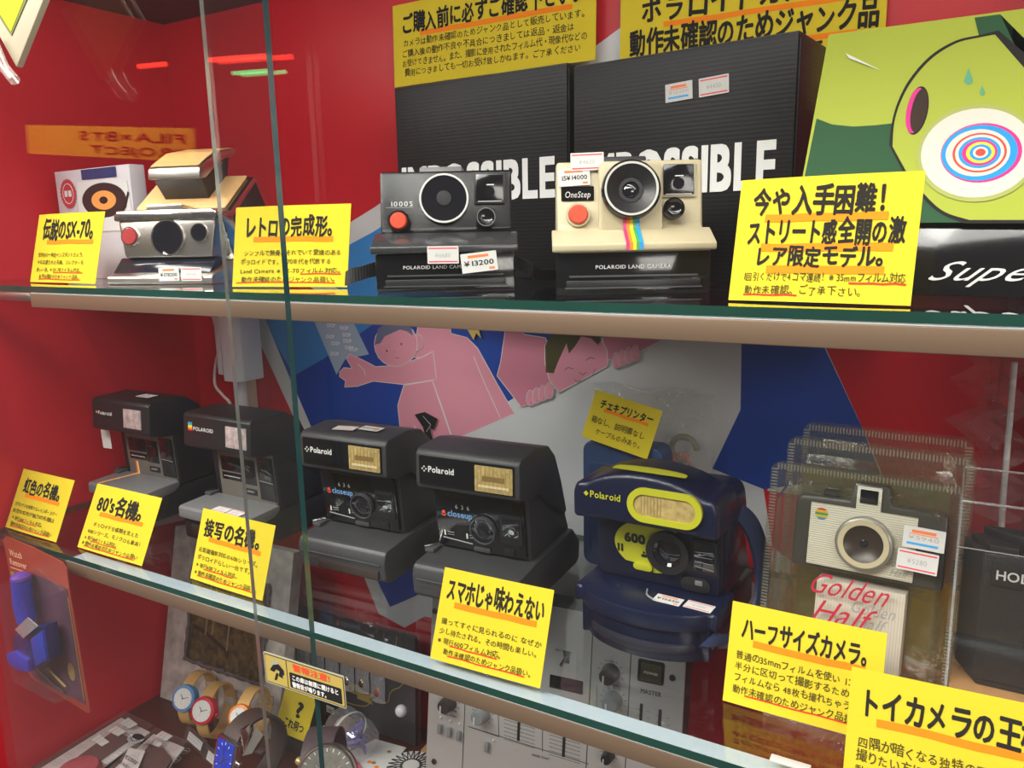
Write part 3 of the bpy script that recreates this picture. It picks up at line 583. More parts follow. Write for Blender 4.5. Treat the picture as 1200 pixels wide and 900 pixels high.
# ---------------------------------------------------------------- handwritten cards
def card(loc, yaw, lean, w, h, label, titles, body, z=None, roll=0.0, extra=None, size=None, under=True, bodyh=.0052):
    """paper card leaning back on its bottom edge; titles: (text, x0, y, height, width), body: list of lines"""
    t = thing('handwritten_card', label, 'price card', loc, (-R(lean), R(-roll), R(yaw)))
    b = MB(); nx = 8
    rowx = [(w * i / nx, .0012 * math.sin(math.pi * i / nx)) for i in range(nx + 1)]
    vs = [(x, -c, zz) for zz in (0, h) for x, c in rowx] + [(x, -c + .0004, zz) for zz in (0, h) for x, c in rowx]; k = nx + 1
    for i in range(nx):
        b.add([vs[i], vs[i + 1], vs[k + i + 1], vs[k + i]], [(0, 1, 2, 3)], YEL); b.add([vs[2 * k + i], vs[3 * k + i], vs[3 * k + i + 1], vs[2 * k + i + 1]], [(0, 1, 2, 3)], YEL2)
    b.add([vs[0], vs[k], vs[3 * k], vs[2 * k]], [(0, 1, 2, 3)], YEL); b.add([vs[nx], vs[2 * k + nx], vs[3 * k + nx], vs[k + nx]], [(0, 1, 2, 3)], YEL)
    b.build('paper', t)
    bend = lambda mb: [mb.v.__setitem__(i, (p[0], p[1] - .0012 * math.sin(math.pi * min(max(p[0] / w, 0), 1)), p[2])) for i, p in enumerate(mb.v)]
    F = frame((0, -.0003, 0)); us = []; l = MB(); s = MB(); y = h
    for (tx, x0, ty, th, tw) in titles:
        ul = [(x0 + tw * .12 + (tw * .8) * i / 6, ty - th * .20 + rnd.uniform(-.0004, .0004)) for i in range(7)]
        if under: us.append(MB()); us[-1].stroke(ul, .0046 if th > .011 else .003, ORANGE, F, 1e-5)
        l.text(tx, x0, ty, th, INK, F, 1e-4, .034, width=tw, jit=.07)
    for (tx, x0, ty, tw, red) in body:
        s.text(tx, x0, ty, bodyh, PEN, F, 1e-4, .008, width=tw, jit=.10)
        if red: us.append(MB()); us[-1].stroke([(x0 + tw * (red[0] + (red[1] - red[0]) * i / 5), ty - .0009 + rnd.uniform(-.0003, .0003)) for i in range(6)], .0011, REDPEN, F, 2.5e-5)
    for mb, nm in [(u, 'underline') for u in us] + [(l, 'title_lettering'), (s, 'note_lettering')]:
        if mb.v: bend(mb); mb.build(nm, t)
    if extra: extra(t, F)
    return t
JUNK = '動作未確認のためジャンク品扱い。'; FILM = '※現行600フィルム対応。'
card((-.8905, .488, ZU + .001), -2, 15, .124, .0740, 'yellow handwritten card naming the SX-70 below the turntable box, leftmost on the upper shelf', [('伝説のSX-70。', .0135, .0480, .0240, .105)],
     [('世界初の一体型インスタントカメラ。', .0105, .0275, .090, None), ('今なお愛される名機。コレクターも', .0105, .0195, .090, None), ('多い一台。※SX-70フィルム対応。', .0105, .0115, .090, (.4, 1)), ('動作未確認のためジャンク品扱。', .0180, .0042, .080, (0, 1))])
card((-.5705, .487, ZU + .001), 11.5, 12, .1155, .0705, 'yellow handwritten card ending in 完成形 between the folding camera and the black 1000S camera', [('レトロの完成形。', .0105, .0450, .0195, .096)],
     [('シンプルで無骨、それでいて愛嬌のある', .0110, .0275, .098, None), ('ポラロイドです。1970年代を代表する', .0080, .0197, .092, None), ('Land Camera ※SX-70フィルム対応。', .0080, .0120, .104, (.6, .97)), ('動作未確認のためジャンク品扱い。', .0095, .0045, .098, (-.05, .96))])
card((-.1280, .478, ZU + .001), -4.5, 14, .0990, .0725, 'yellow handwritten card with three large lines in front of the green carton', [('今や入手困難！', .0085, .0520, .0180, .080), ('ストリート感全開の激', .0070, .0345, .0155, .086), ('レア限定モデル。', .0130, .0215, .0130, .076)],
     [('1回引くだけで4コマ連続！※35mmフィルム対応', .0075, .0122, .088, (.68, 1)), ('動作未確認。ご了承下さい。', .0090, .0045, .068, (0, .45))], bodyh=.0058)
# two large notices standing on the black boxes
NB = card((-.5775, .7415, ZU + .2041), -.5, 2, .2180, .0760, 'wide yellow handwritten notice above the left black box, headed ご購入前に', [('ご購入前に必ずご確認下さい。', .0105, .0500, .0190, .200)],
     [('カメラは動作未確認のためジャンク品として販売しています。', .0120, .0365, .200, None), ('ご購入後の動作不良や不具合につきましては返品・返金は', .0105, .0270, .188, None), ('お受けできません。また、撮影に使用されたフィルム代・現像代などの', .0105, .0180, .200, None), ('費用につきましても一切お受け致しかねます。ご了承ください', .0130, .0090, .192, None)], bodyh=.0074)
NC = card((-.3085, .7415, ZU + .1430), 1, 1, .2290, .1260, 'wide yellow handwritten notice above the right black box, underlined three times in orange', [('ポラロイドカメラは', .0210, .0890, .0250, .190), ('動作未確認のためジャンク品', .0095, .0610, .0250, .214), ('になりますのでご了承下さい', .0240, .0345, .0230, .188)], [])
NB.scale = (1.124, 1.124, 1.124)
# ================================================================ lower shelf
AMB = FLASHAMB
def lever(t, x, y, z, m=CHROME):
    b = MB(); b.box((x, y, z), (.010, .014, .004), CHARL, .001); b.tube([(x - .006, y - .006, z + .003), (x + .002, y + .006, z + .003)], .0012, m, 6); b.build('side_lever', t)
def closeup_camera(loc, rz, label, group=None):
    t = thing('instant_camera', label, 'camera', loc, (0, 0, R(rz)))
    b = MB(); b.prism([(.006, 0), (.000, .005), (-.0015, .0225), (.001, .0315), (.005, .0340), (.040, .0375), (.125, .040), (.142, .022), (.140, .004), (.134, 0)], -.0540, .0540, CHAR, 'x', .0035); b.build('base', t)
    b = MB(); b.box((.010, -.0012, .0105), (.074, .004, .0085), mat('slot_brown', (.03, .018, .015), .5), .0008); b.box((0, -.0016, .0205), (.098, .002, .0012), CHARL, .0004); b.stroke([(-.046, .0155), (.046, .0155)], .0006, CHARL, frame((0, -.0019, 0))); b.build('film_slot', t)
    b = MB(); b.prism([(.041, .036), (.036, .104), (.060, .120), (.118, .060), (.128, .038)], -.0485, .0485, CHAR, 'x', .003); b.build('body', t)
    # raised flash arm
    b = MB(); b.prism([(.030, .0985), (.012, .1035), (.0105, .108), (.0115, .1360), (.016, .1405), (.050, .1430), (.072, .1385), (.086, .126), (.100, .097), (.112, .064), (.106, .060), (.050, .099)], -.0530, .0530, CHAR, 'x', .0042); b.build('flash_arm', t)
    F = frame((0, .0074, 0), (1, 0, 0), (0, .026, 1))
    b = MB(); b.prism(rrect(0, .1215, .0960, .0265, .0012), -.0010, .0009, BLACKG, 'z', .0004, F); fp = b.build('flash_panel', t)
    b = MB(); b.prism(rrect(.0285, .1210, .0370, .0232, .0006), 0, .0016, AMB, 'z', .0005, F)
    for k in range(9): b.box((.0125 + k * .004, .1210, .0017), (.0005, .021, .0003), mat('amber_ridge', (.35, .25, .1), .3), 0, F)
    b.box((.0285, .1215, .0017), (.022, .0045, .0003), mat('brown_bulb_bar', (.20, .13, .04), .25), 0, F); b.box((.0285, .1145, .0017), (.030, .0020, .0003), mat('pale_amber_strip', (.62, .52, .30), .2), 0, F)  # dark bulb bar across the flash, with a paler amber strip below it
    b.build('flash_window', fp)
    b = MB(); b.text('Polaroid', -.0385, .1205, .0078, WHITE, F, .0011, .03, width=.0275)
    for a, c in ((0, .002), (-.002, 0), (.002, 0), (0, -.002)): b.poly([(-.0425 + a - .001, .1230 + c), (-.0425 + a, .1240 + c), (-.0425 + a + .001, .1230 + c), (-.0425 + a, .1220 + c)], WHITE, F, .0011)
    b.build('lettering', fp)
    fo = Vector((0, .0392, .0375)); fv = Vector((0, -.006, .064)).normalized(); fu = Vector((1, 0, 0)); fn = fu.cross(fv); FF = frame(fo, fu, fv)
    b = MB(); b.prism(rrect(-.001, .0310, .0930, .0560, .003), -.0015, .0022, BLACKG, 'z', .0008, FF); fc = b.build('face_plate', t)
    at = lambda x, z, d: fo + fu * x + fv * z + fn * d
    b = MB(); b.ring(.0122, .0131, .0050, at(.0035, .0260, .0015), fn, CHARL, 40); b.lathe([(.0122, .0035), (.008, .0022), (.005, .0030), (.003, .0042), (0, .0046)], at(.0035, .0260, .0015), fn, LENSG, 36); b.build('lens', fc)
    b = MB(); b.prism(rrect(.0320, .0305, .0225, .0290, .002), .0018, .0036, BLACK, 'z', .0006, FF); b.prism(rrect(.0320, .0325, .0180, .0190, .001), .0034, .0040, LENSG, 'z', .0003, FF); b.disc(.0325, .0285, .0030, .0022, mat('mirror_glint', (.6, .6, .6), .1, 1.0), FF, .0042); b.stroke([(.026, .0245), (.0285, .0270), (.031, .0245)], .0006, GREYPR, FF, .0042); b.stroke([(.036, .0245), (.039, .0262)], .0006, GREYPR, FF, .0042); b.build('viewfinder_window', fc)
    b = MB(); b.prism(rrect(.0290, .0075, .0100, .0070, .0008), .0018, .0036, BLACK, 'z', .0005, FF); b.build('shutter_button', fc)
    b = MB(); b.prism(rrect(.0005, .0055, .0170, .0040, .0008), .0018, .0040, CHARL, 'z', .0005, FF); b.build('focus_slider', fc)
    b = MB(); BLU = mat('label_blue_print', (.14, .28, .5), .5)
    for k, c in enumerate('636'): b.text(c, -.0255 + k * .0062, .0430, .0058, GREYPR, FF, .0027, .01)
    b.text('closeup', -.0345, .0345, .0085, BLU, FF, .0027, .03, width=.027); b.disc(-.0385, .0380, .0018, .0018, REDBTN, FF, .0027); b.stroke([(-.0405, .0355), (-.0385, .0340), (-.0365, .0355)], .0012, REDBTN, FF, .0027)
    for x in (-.0390, -.0150): b.disc(x, .0185, .0009, .0009, WHITE, FF, .0027); b.stroke([(x, .0175), (x, .0145)], .0016, WHITE, FF, .0027); b.stroke([(x + .003, .0180), (x + .010, .0180)], .0007, GREYPR, FF, .0027); b.stroke([(x + .003, .0155), (x + .010, .0155)], .0005, GREYPR, FF, .0027)
    b.stroke([(-.041, .0118), (-.0100, .0095)], .0012, GREYPR, FF, .0027); b.build('lettering', fc)
    lever(t, -.0500, .030, .0380)
    return t
t = closeup_camera((-.5190, .5465, ZL), 2.5, 'charcoal 636 camera with two labels on top, behind the teal glass edge')
sticker(t, frame((-.020, .022, .1424), (1, .1, .02), (-.1, 1, .06)), .024, .0125, 'red', '¥6300'); sticker(t, frame((.006, .030, .1434), (1, -.05, 0), (.05, 1, .04)), .024, .0125, 'or', '¥6600')
closeup_camera((-.3740, .5450, ZL), 3, 'charcoal 636 camera with a bare top, beside the navy and lime camera')

def silver_face_camera(loc, rz, label, logo, rainbow, w2=.0535):
    t = thing('instant_camera', label, 'camera', loc, (0, 0, R(rz)))
    b = MB(); b.prism([(.004, 0), (.004, .030), (.040, .034), (.122, .036), (.140, .022), (.138, .003), (.130, 0)], -w2, w2, BLACK, 'x', .003); b.box((0, .003, .012), (.078, .003, .013), mat('slot_brown', (.03, .018, .015), .5), .0008); b.build('base', t)
    b = MB(); b.prism([(.000, .0245), (-.001, .026), (-.001, .0360), (.001, .0385), (.047, .0410), (.048, .036), (.040, .0300)], -w2 - .0005, w2 + .0005, GREYP, 'x', .0016); b.build('tray', t)
    b = MB(); b.prism([(.050, .036), (.046, .106), (.060, .124), (.120, .060), (.128, .036)], -w2 + .003, w2 - .0005, BLACK, 'x', .0025); b.build('body', t)
    b = MB(); b.prism([(.034, .0990), (.0150, .1040), (.0140, .1060), (.0165, .1390), (.020, .1420), (.066, .1430), (.086, .130), (.106, .088), (.116, .062), (.108, .058), (.054, .098)], -w2, w2, BLACK, 'x', .0022); b.build('flash_arm', t)
    F = frame((0, .0145, .1055), (1, 0, 0), (0, .0025, .033)); b = MB(); b.rect(-w2 + .004, .0030, w2 - .004, .0300, BLACKG, F, .0004, .002); fp = b.build('flash_panel', t)
    b = MB(); b.prism(rrect(.0235 if rainbow else .0320, .0165, .0320, .0230, .0008), 0, .0014, FLASHW, 'z', .0004, F); b.build('flash_window', fp)
    b = MB()
    if rainbow: b.text('Polaroid', -.0420, .0170, .0062, PAPER, F, .0006, .02, width=.0270); b.disc(-.0445, .0192, .0014, .0014, mat('logo_orange', (.8, .3, .05), .5), F, .0006)
    else:
        for k, c in enumerate(((.02, .25, .6), (.05, .4, .2), (.8, .6, .02), (.8, .3, .02), (.65, .03, .05))): b.rect(-.0455, .0245 - k * .0019, -.0385, .0264 - k * .0019, mat('logo_band_%d' % k, c, .5), F, .0006)
        b.text('POLAROID', -.0370, .0178, .0058, PAPER, F, .0006, .015, width=.0330)
    b.build('lettering', fp)
    fo = Vector((0, .0490, .0400)); fu = Vector((1, 0, 0)); fv = Vector((0, -.003, .06)).normalized(); fn = fu.cross(fv); FF = frame(fo, fu, fv)
    b = MB(); b.prism(rrect(.006, .0290, .0880, .0590, .0012), -.003, .0022, mat('warm_grey_face', (.17, .155, .135), .4, .2), 'z', .0006, FF); fc = b.build('face_plate', t)
    b = MB(); b.prism(rrect(-.0165, .0395, .0330, .0170, .0006), .0016, .0026, BLACKG, 'z', .0003, FF); b.prism(rrect(-.0165, .0245, .0330, .0085, .0006), .0016, .0026, BLACKG, 'z', .0003, FF); b.stroke([(-.030, .0245), (-.004, .0245)], .0012, GREYPR, FF, .0028); b.build('picture_window', fc)
    b = MB(); b.prism(rrect(.0115, .0335, .0215, .0290, .0008), .0016, .0026, BLACKG, 'z', .0003, FF); b.lathe([(.0085, .002), (.0080, .004), (.005, .003), (0, .0036)], fo + fu * .0125 + fv * .034, fn, LENSG, 28); b.build('lens', fc)
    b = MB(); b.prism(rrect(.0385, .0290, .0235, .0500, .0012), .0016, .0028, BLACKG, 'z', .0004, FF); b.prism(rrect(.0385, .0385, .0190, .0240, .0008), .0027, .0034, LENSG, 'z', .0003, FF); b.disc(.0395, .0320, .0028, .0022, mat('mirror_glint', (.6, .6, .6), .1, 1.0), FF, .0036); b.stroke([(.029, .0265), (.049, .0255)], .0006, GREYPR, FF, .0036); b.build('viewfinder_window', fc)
    b = MB(); b.prism(rrect(.0120, .0105, .0190, .0070, .0010), .0016, .0028, BLACK, 'z', .0004, FF); b.box((.012, .0110, .0032), (.011, .002, .0018), GREYP, .0004, FF); b.build('shutter_button', fc)
    if rainbow:
        b = MB()
        for k, c in enumerate(((.78, .10, .04), (.85, .42, .05), (.75, .65, .35))):
            x = -.0250 + k * .0020; b.rect(x, .0005, x + .0018, .0175, mat('band_%d' % k, c, .45), FF, .0024)
            b.add([(x, .0470, .0414), (x + .0018, .0470, .0414), (x - .0128, .002, .0391), (x - .0146, .002, .0391)], [(0, 1, 2, 3)], mat('band_%d' % k, c, .45))
        b.build('rainbow_stripe', t)
    lever(t, -w2 + .004, .042, .0420, BLACKG)
    return t
t = silver_face_camera((-.8735, .5470, ZL), 1, 'black camera with an orange band across its grey tray, leftmost on lower shelf', '', True)
sticker(t, frame((.004, .036, .1440), (1, 0, 0), (0, 1, .015)), .0230, .0145, 'red', '¥7700')
b = MB(); b.poly(rrect(0, 0, .0135, .0235, .0012), PAPER, frame((-.0545, .030, .0855), (1, .2, -.05), (-.05, 0, 1)), 0, .0004); b.build('swing_tag', t); b = MB()
t = silver_face_camera((-.6965, .5400, ZL), -.5, 'black camera with POLAROID in capitals and a grey face, seen beside the thin glass edge', '', False)
sticker(t, frame((-.006, .004, .0396), (1, 0, 0), (0, 1, .05)), .0215, .0120, 'red', '¥6980'); sticker(t, frame((.0170, .004, .0396), (1, -.05, 0), (.05, 1, .05)), .0215, .0120, 'red', '¥7480')

# navy and lime camera
t = thing('instant_camera', 'navy camera with lime yellow flash ring and 600 plate on the lower shelf', 'camera', (-.2090, .5405, ZL), (0, 0, R(-1)))
lip = [(-.0600, .060), (-.0600, .012)] + arc(0, .030, .0600, .036, 205, 335, 14) + [(.0600, .012), (.0600, .060)]
b = MB(); b.prism([(x, y) for x, y in lip], .0285, .0435, NAVY, 'z', .0040); b.build('tray', t)
b = MB(); b.prism([(-.0540, .140), (-.0540, .014)] + arc(0, .030, .0540, .032, 205, 335, 12) + [(.0540, .014), (.0540, .140)], .0015, .0310, NAVYD, 'z', .004); b.build('base', t)
b = MB(); b.prism([(x * .92, y - .0035) for x, y in arc(0, .030, .0540, .033, 205, 335, 12)] + [(x * .92, y + .010) for x, y in reversed(arc(0, .030, .0540, .033, 205, 335, 12))], .0100, .0170, mat('navy_flap', (.02, .02, .03), .3), 'z', .002); b.build('film_flap', t)
b = MB(); b.prism([(.048, .034), (.043, .110), (.060, .128), (.118, .070), (.132, .036)], -.0530, .0530, NAVYD, 'x', .004); b.build('body', t)
top = [(-.0585, .1035), (-.0590, .1250), (-.0560, .1340)] + arc(0, .1200, .0560, .0265, 148, 32, 10) + [(.0560, .1340), (.0595, .1250), (.0600, .1035), (.040, .1050), (-.040, .1050)]
b = MB(); b.prism(top, .0080, .060, NAVY, 'y', .0060, None, 3); b.prism([(-.0560, .130), (-.0590, .105), (-.0530, .060), (.0530, .060), (.0600, .105), (.0560, .130)], .050, .098, NAVY, 'y', .010, None, 3); b.build('flash_arm', t)
F = frame((0, .0078, 0)); LIMEM = LIME
def stad(cx, cy, w, h, n=10): return rrect(cx, cy, w, h, h * .499, n)
b = MB(); A = stad(.0190, .1240, .0590, .0270); B2 = stad(.0190, .1240, .0490, .0175); n = len(A)
b.add([(x, y, .0030) for x, y in A] + [(x, y, .0030) for x, y in B2] + [(x, y, 0) for x, y in A] + [(x, y, .0005) for x, y in B2], [(k, (k + 1) % n, n + (k + 1) % n, n + k) for k in range(n)] + [(k, 2 * n + k, 2 * n + (k + 1) % n, (k + 1) % n) for k in range(n)] + [(n + k, n + (k + 1) % n, 3 * n + (k + 1) % n, 3 * n + k) for k in range(n)], LIMEM, F); b.build('flash_ring', t)
b = MB(); b.prism(stad(.0190, .1240, .0488, .0173), 0, .0014, AMB, 'z', 0, F)
for k in range(7): b.box((.0005 + k * .0026, .1240, .0015), (.0006, .015, .0004), mat('amber_ridge', (.35, .25, .1), .3), 0, F)
b.build('flash_window', t)
b = MB(); b.text('Polaroid', -.0432, .1230, .0078, LIMEM, F, .0005, .02, width=.0265); b.poly([(-.0485, .1255), (-.0463, .1278), (-.0441, .1255), (-.0463, .1232)], LIMEM, F, .0005); b.build('lettering', t)
b = MB(); b.add([(x, y, z) for x, y, z in [(-.026 + k * .0055, .0135 + .0 * k, .1466 - .0000) for k in range(1)]], [], LIMEM)
ce = arc(.0, .022, .030, .010, 0, 180, 12); P = [(x, .021 - .007 * math.sin(math.pi * k / 12), .1450 + .0024 * math.sin(math.pi * k / 12)) for k, (x, y) in enumerate(ce)]; Q = [(x, .023 + .004, .1452 + .0026 * math.sin(math.pi * k / 12)) for k, (x, y) in enumerate(ce)]
b.add(P + Q, [(k, k + 1, 13 + k + 1, 13 + k) for k in range(12)], LIMEM); b.build('top_inlay', t)
fo = Vector((0, .0455, .0430)); fu = Vector((1, 0, 0)); fv = Vector((0, -.004, .062)).normalized(); fn = fu.cross(fv); FF = frame(fo, fu, fv)
b = MB(); b.prism(rrect(0, .0310, .1040, .0600, .004), -.002, .0016, NAVYD, 'z', .0008, FF); fc = b.build('face_plate', t)
b = MB(); el = [(-.0045 + .0320 * math.cos(k * math.pi / 24), .0330 + .0225 * math.sin(k * math.pi / 24)) for k in range(48)]; b.poly(el, LIMEM, FF, .0020, .0006)
cut = [(-.0380, .0185), (-.0260, .0170), (-.0140, .0160), (-.0030, .0150), (-.0030, .0110), (-.0150, .0080), (-.0380, .0060)]; b.poly(cut, NAVYD, FF, .00215); ov = b.build('oval_plate', fc)
b = MB(); b.ring(.0122, .0180, .0075, fo + fu * .0110 + fv * .0325, fn, BLACK, 40); b.lathe([(.0122, .005), (.0100, .0035), (.006, .005), (0, .006)], fo + fu * .0110 + fv * .0325, fn, LENSG, 36); b.build('lens', fc)
b = MB(); b.prism(stad(-.0110, .0150, .0165, .0062), .0016, .0048, LIMEM, 'z', .0008, FF); b.build('slide_switch', fc)
b = MB(); b.text('600', -.0275, .0345, .0110, BLACK, FF, .0024, .05, width=.0185)
for x in (-.0330, -.0298): b.disc(x, .0305, .0010, .0010, BLACK, FF, .0024); b.stroke([(x, .0295), (x, .0250)], .0018, BLACK, FF, .0024)
b.disc(-.0105, .0270, .0011, .0011, BLACK, FF, .0024); b.rect(-.0130, .0228, -.0080, .0255, BLACK, FF, .0024, .001); b.build('lettering', fc)
b = MB(); b.prism(rrect(.0400, .0330, .0210, .0290, .002), .0012, .0030, BLACK, 'z', .0006, FF); b.prism(rrect(.0400, .0335, .0170, .0240, .001), .0028, .0034, LENSG, 'z', .0003, FF)
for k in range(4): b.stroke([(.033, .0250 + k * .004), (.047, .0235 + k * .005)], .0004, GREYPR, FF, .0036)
b.build('viewfinder_window', t)
b = MB(); b.prism(stad(.0330, .0080, .0240, .0120), .0012, .0034, BLACK, 'z', .0006, FF); b.prism(rrect(.0360, .0105, .0060, .0040, .0005), .003, .0042, GREYP, 'z', .0004, FF); b.build('counter_window', t)
b = MB(); b.disc(0, 0, .0055, .0075, LIMEM, frame((-.0612, .020, .030), (.3, -1, 0), (0, 0, 1)), 0); b.build('side_button', t)
b = MB(); sp = [Vector(p) for p in ((-.1620, .585, 1.170), (-.1540, .605, 1.1785), (-.1430, .618, 1.1650), (-.1345, .622, 1.1400), (-.1310, .618, 1.1150), (-.1330, .605, 1.0960), (-.1400, .580, 1.0870), (-.1500, .556, 1.0905), (-.1560, .550, 1.0930))]
L0 = Vector(t.location); c, s_ = math.cos(R(1)), math.sin(R(1)); loc = [Vector(((p - L0).x * c - (p - L0).y * s_, (p - L0).x * s_ + (p - L0).y * c, (p - L0).z)) for p in sp]
b.strap(smooth_path(loc), (.25, .9, .15), .0200, .0028, mat('navy_strap', (.02, .03, .085), .5)); b.build('hand_strap', t)
sticker(t, frame((.0075, .0140, .0440), (1, -.03, 0), (.03, 1, .01)), .0220, .0125, 'or', '¥12650'); sticker(t, frame((.0320, .0150, .0440), (1, -.06, 0), (.06, 1, .01)), .0220, .0125, 'red', '¥13990')
b = MB(); b.tube(smooth_path([(-.002, .028, .0450), (.002, .018, .0452), (.012, .0120, .0455), (.020, .012, .0455)]), .0008, clear('clear_tie', (.95, .95, .95), .05, .1, .15)); b.build('tag_loop', t)

# photo printer standing behind it, with its card, and the bubble wrap bag
t = thing('photo_printer', 'small blue rounded photo printer standing behind the navy and lime camera', 'printer', (-.2815, .686, ZL))
PRB = mat('slate_blue_plastic', (.035, .065, .16), .45, bump=.15, bscale=900)
b = MB(); b.prism(rrect(0, .0640, .082, .128, .010), 0, .028, PRB, 'y', .004, None, 3); b.build('shell', t)
b = MB(); b.prism(rrect(0, .060, .068, .094, .004), -.0009, .001, mat('slate_blue_panel', (.03, .055, .14), .3), 'y', .0005); b.build('front_panel', t)
b = MB(); b.box((0, .008, .1282), (.050, .004, .0012), BLACK, .0005); b.build('print_slot', t)
PC = card((-.3205, .6785, ZL + .1340), .5, 16, .0666, .0460, 'small tilted yellow handwritten card standing on the blue photo printer', [('チェキプリンター', .0085, .0318, .0092, .0530)], [('箱なし、説明書なし', .0045, .0165, .0540, None), ('ケーブルのみあり。', .0120, .0068, .0480, None)], roll=-12.5, bodyh=.0066); PC.scale = (1.035, 1.035, 1.035)
t = thing('bubble_wrap_bag', 'clear bubble wrap bag holding an orange cord, behind the blue photo printer', 'bag', (-.2695, .7330, ZL))
rr = random.Random(5); b = MB(); nx, nz = 26, 36; BUB = clear('bubble_wrap', (.93, .93, .93), .12, .08, .16, (.8, .8, .8), .8, 260)
for side in (0, 1):
    vs = [(-.062 + .124 * i / nx, (.010 if side else -.010) * math.sin(math.pi * i / nx) * math.sin(math.pi * j / nz * .9 + .15) + rr.uniform(-.0012, .0012), .176 * j / nz + .003 * math.sin(i * .4) * j / nz) for j in range(nz + 1) for i in range(nx + 1)]
    b.add(vs, [(j * (nx + 1) + i, j * (nx + 1) + i + 1, (j + 1) * (nx + 1) + i + 1, (j + 1) * (nx + 1) + i) for j in range(nz) for i in range(nx)], BUB)
b.build('film', t)
b = MB(); b.tube(smooth_path([(.010, -.001, .168), (.022, -.001, .172), (.034, -.001, .1745)]), .0009, mat('thin_wire_tie', (.6, .6, .6), .3)); b.build('tie', t)
b = MB(); ORC = mat('orange_cord', (.50, .11, .045), .6, noise=.3, nscale=200)
pts = []
for k in range(9): pts += [(.012 + k * .0032, .002 * math.sin(k), .108), (.014 + k * .0030, .002 * math.cos(k), .075), (.013 + k * .0026, 0, .050)] if k % 2 == 0 else [(.013 + k * .0026, .001, .052), (.014 + k * .003, -.001, .080), (.012 + k * .0032, 0, .109)]
b.tube(smooth_path(pts, 5), .0022, ORC, 7); tag(b.build('orange_cord', None, loc=(-.2695, .7330, ZL)), 'bundled orange cord inside the bubble wrap bag', 'cord')
b = MB(); b.tube([(.034 + .013 * math.cos(a * .35), 0, .118 + .012 * math.sin(a * .35)) for a in range(15)], .0032, mat('olive_cord', (.16, .14, .06), .6), 8); tag(b.build('olive_cord', None, loc=(-.2695, .7330, ZL)), 'loop of olive cord above the orange cord in the bubble wrap bag', 'cord')

# cards along the shelf edge
card((-.9680, .4640, ZL + .001), 0, 25, .1030, .0700, 'leftmost yellow handwritten card on the lower shelf, headed 虹色の名機', [('虹色の名機。', .0125, .0445, .0185, .082)],
     [('ポラロイドを象徴するレインボーカラー', .0060, .0272, .086, None), ('鮮烈な虹色が魅力の名機は', .0055, .0195, .084, None), (FILM, .0080, .0115, .066, (.2, .8)), ('動作未確認のためジャンク品扱い', .0090, .0042, .084, (0, .95))])
card((-.8305, .4674, ZL + .001), .2, 26.5, .1110, .0708, "yellow handwritten card headed 80's名機 below the orange-banded camera", [("80's名機。", .0120, .0440, .0210, .088)],
     [('ポラロイド全盛期を支えた', .0160, .0260, .078, None), ('600シリーズ。モノクロも最高！', .0100, .0180, .094, None), (FILM, .0080, .0105, .060, (.2, .95)), ('※動作未確認のためジャンク品扱い', .0060, .0042, .096, (.05, .95))])
card((-.6494, .4718, ZL + .001), -1, 19, .1024, .0693, 'yellow handwritten card headed 接写の名機 crossed by the thin glass edge', [('接写の名機。', .0080, .0450, .0190, .088)],
     [('近距離撮影対応の600シリーズ。', .0050, .0282, .088, None), ('ポラロイドらしい一台です。', .0050, .0205, .080, None), (FILM, .0055, .0130, .064, (.2, .85)), ('※動作未確認のためジャンク品扱い。', .0050, .0055, .092, (.05, .92))])
card((-.3507, .4617, ZL + .001), 2, 21.5, .0968, .0711, 'yellow handwritten card headed スマホじゃ味わえない below the bare-topped charcoal camera', [('スマホじゃ味わえない', .0055, .0480, .0190, .087)],
     [('撮ってすぐに見られるのに なぜか', .0050, .0285, .088, None), ('少し待たされる。その時間も楽しい。', .0045, .0210, .089, None), (FILM, .0045, .0135, .060, (.2, .9)), (JUNK, .0110, .0060, .080, (.06, .9))])
card((-.1329, .5133, ZL + .001), 0, 16, .1004, .0702, 'yellow handwritten card headed ハーフサイズカメラ in front of the blister packs', [('ハーフサイズカメラ。', .0080, .0470, .0165, .087)],
     [('普通の35mmフィルムを使い 1コマの', .0060, .0320, .090, None), ('半分に区切って撮影するため 24枚', .0060, .0242, .090, None), ('フィルムなら 48枚も撮れちゃうんです', .0060, .0165, .093, None), (JUNK, .0060, .0082, .090, (.1, 1))], bodyh=.0062)
card((-.0463, .4585, ZL + .001), 3, 21, .1000, .0700, 'yellow handwritten card headed トイカメラの王様 at the right end of the lower shelf', [('トイカメラの王様', .0060, .0450, .0185, .094)],
     [('四隅が暗くなる独特の写りを', .0065, .0260, .080, None), ('撮りたい方におすすめです。', .0060, .0180, .078, None), (JUNK, .0060, .0090, .086, (.1, 1))], bodyh=.0070)
b = MB(); p, q = on_z(908, 889, ZL + .001), on_z(945, 899, ZL + .001); b.box(((p.x + q.x) / 2, .4660, ZL + .0012), (.0240, .006, .0018), PAPER, .0003); tag(b.build('paper_slip'), 'small white paper slip lying on the lower shelf edge', 'paper slip')

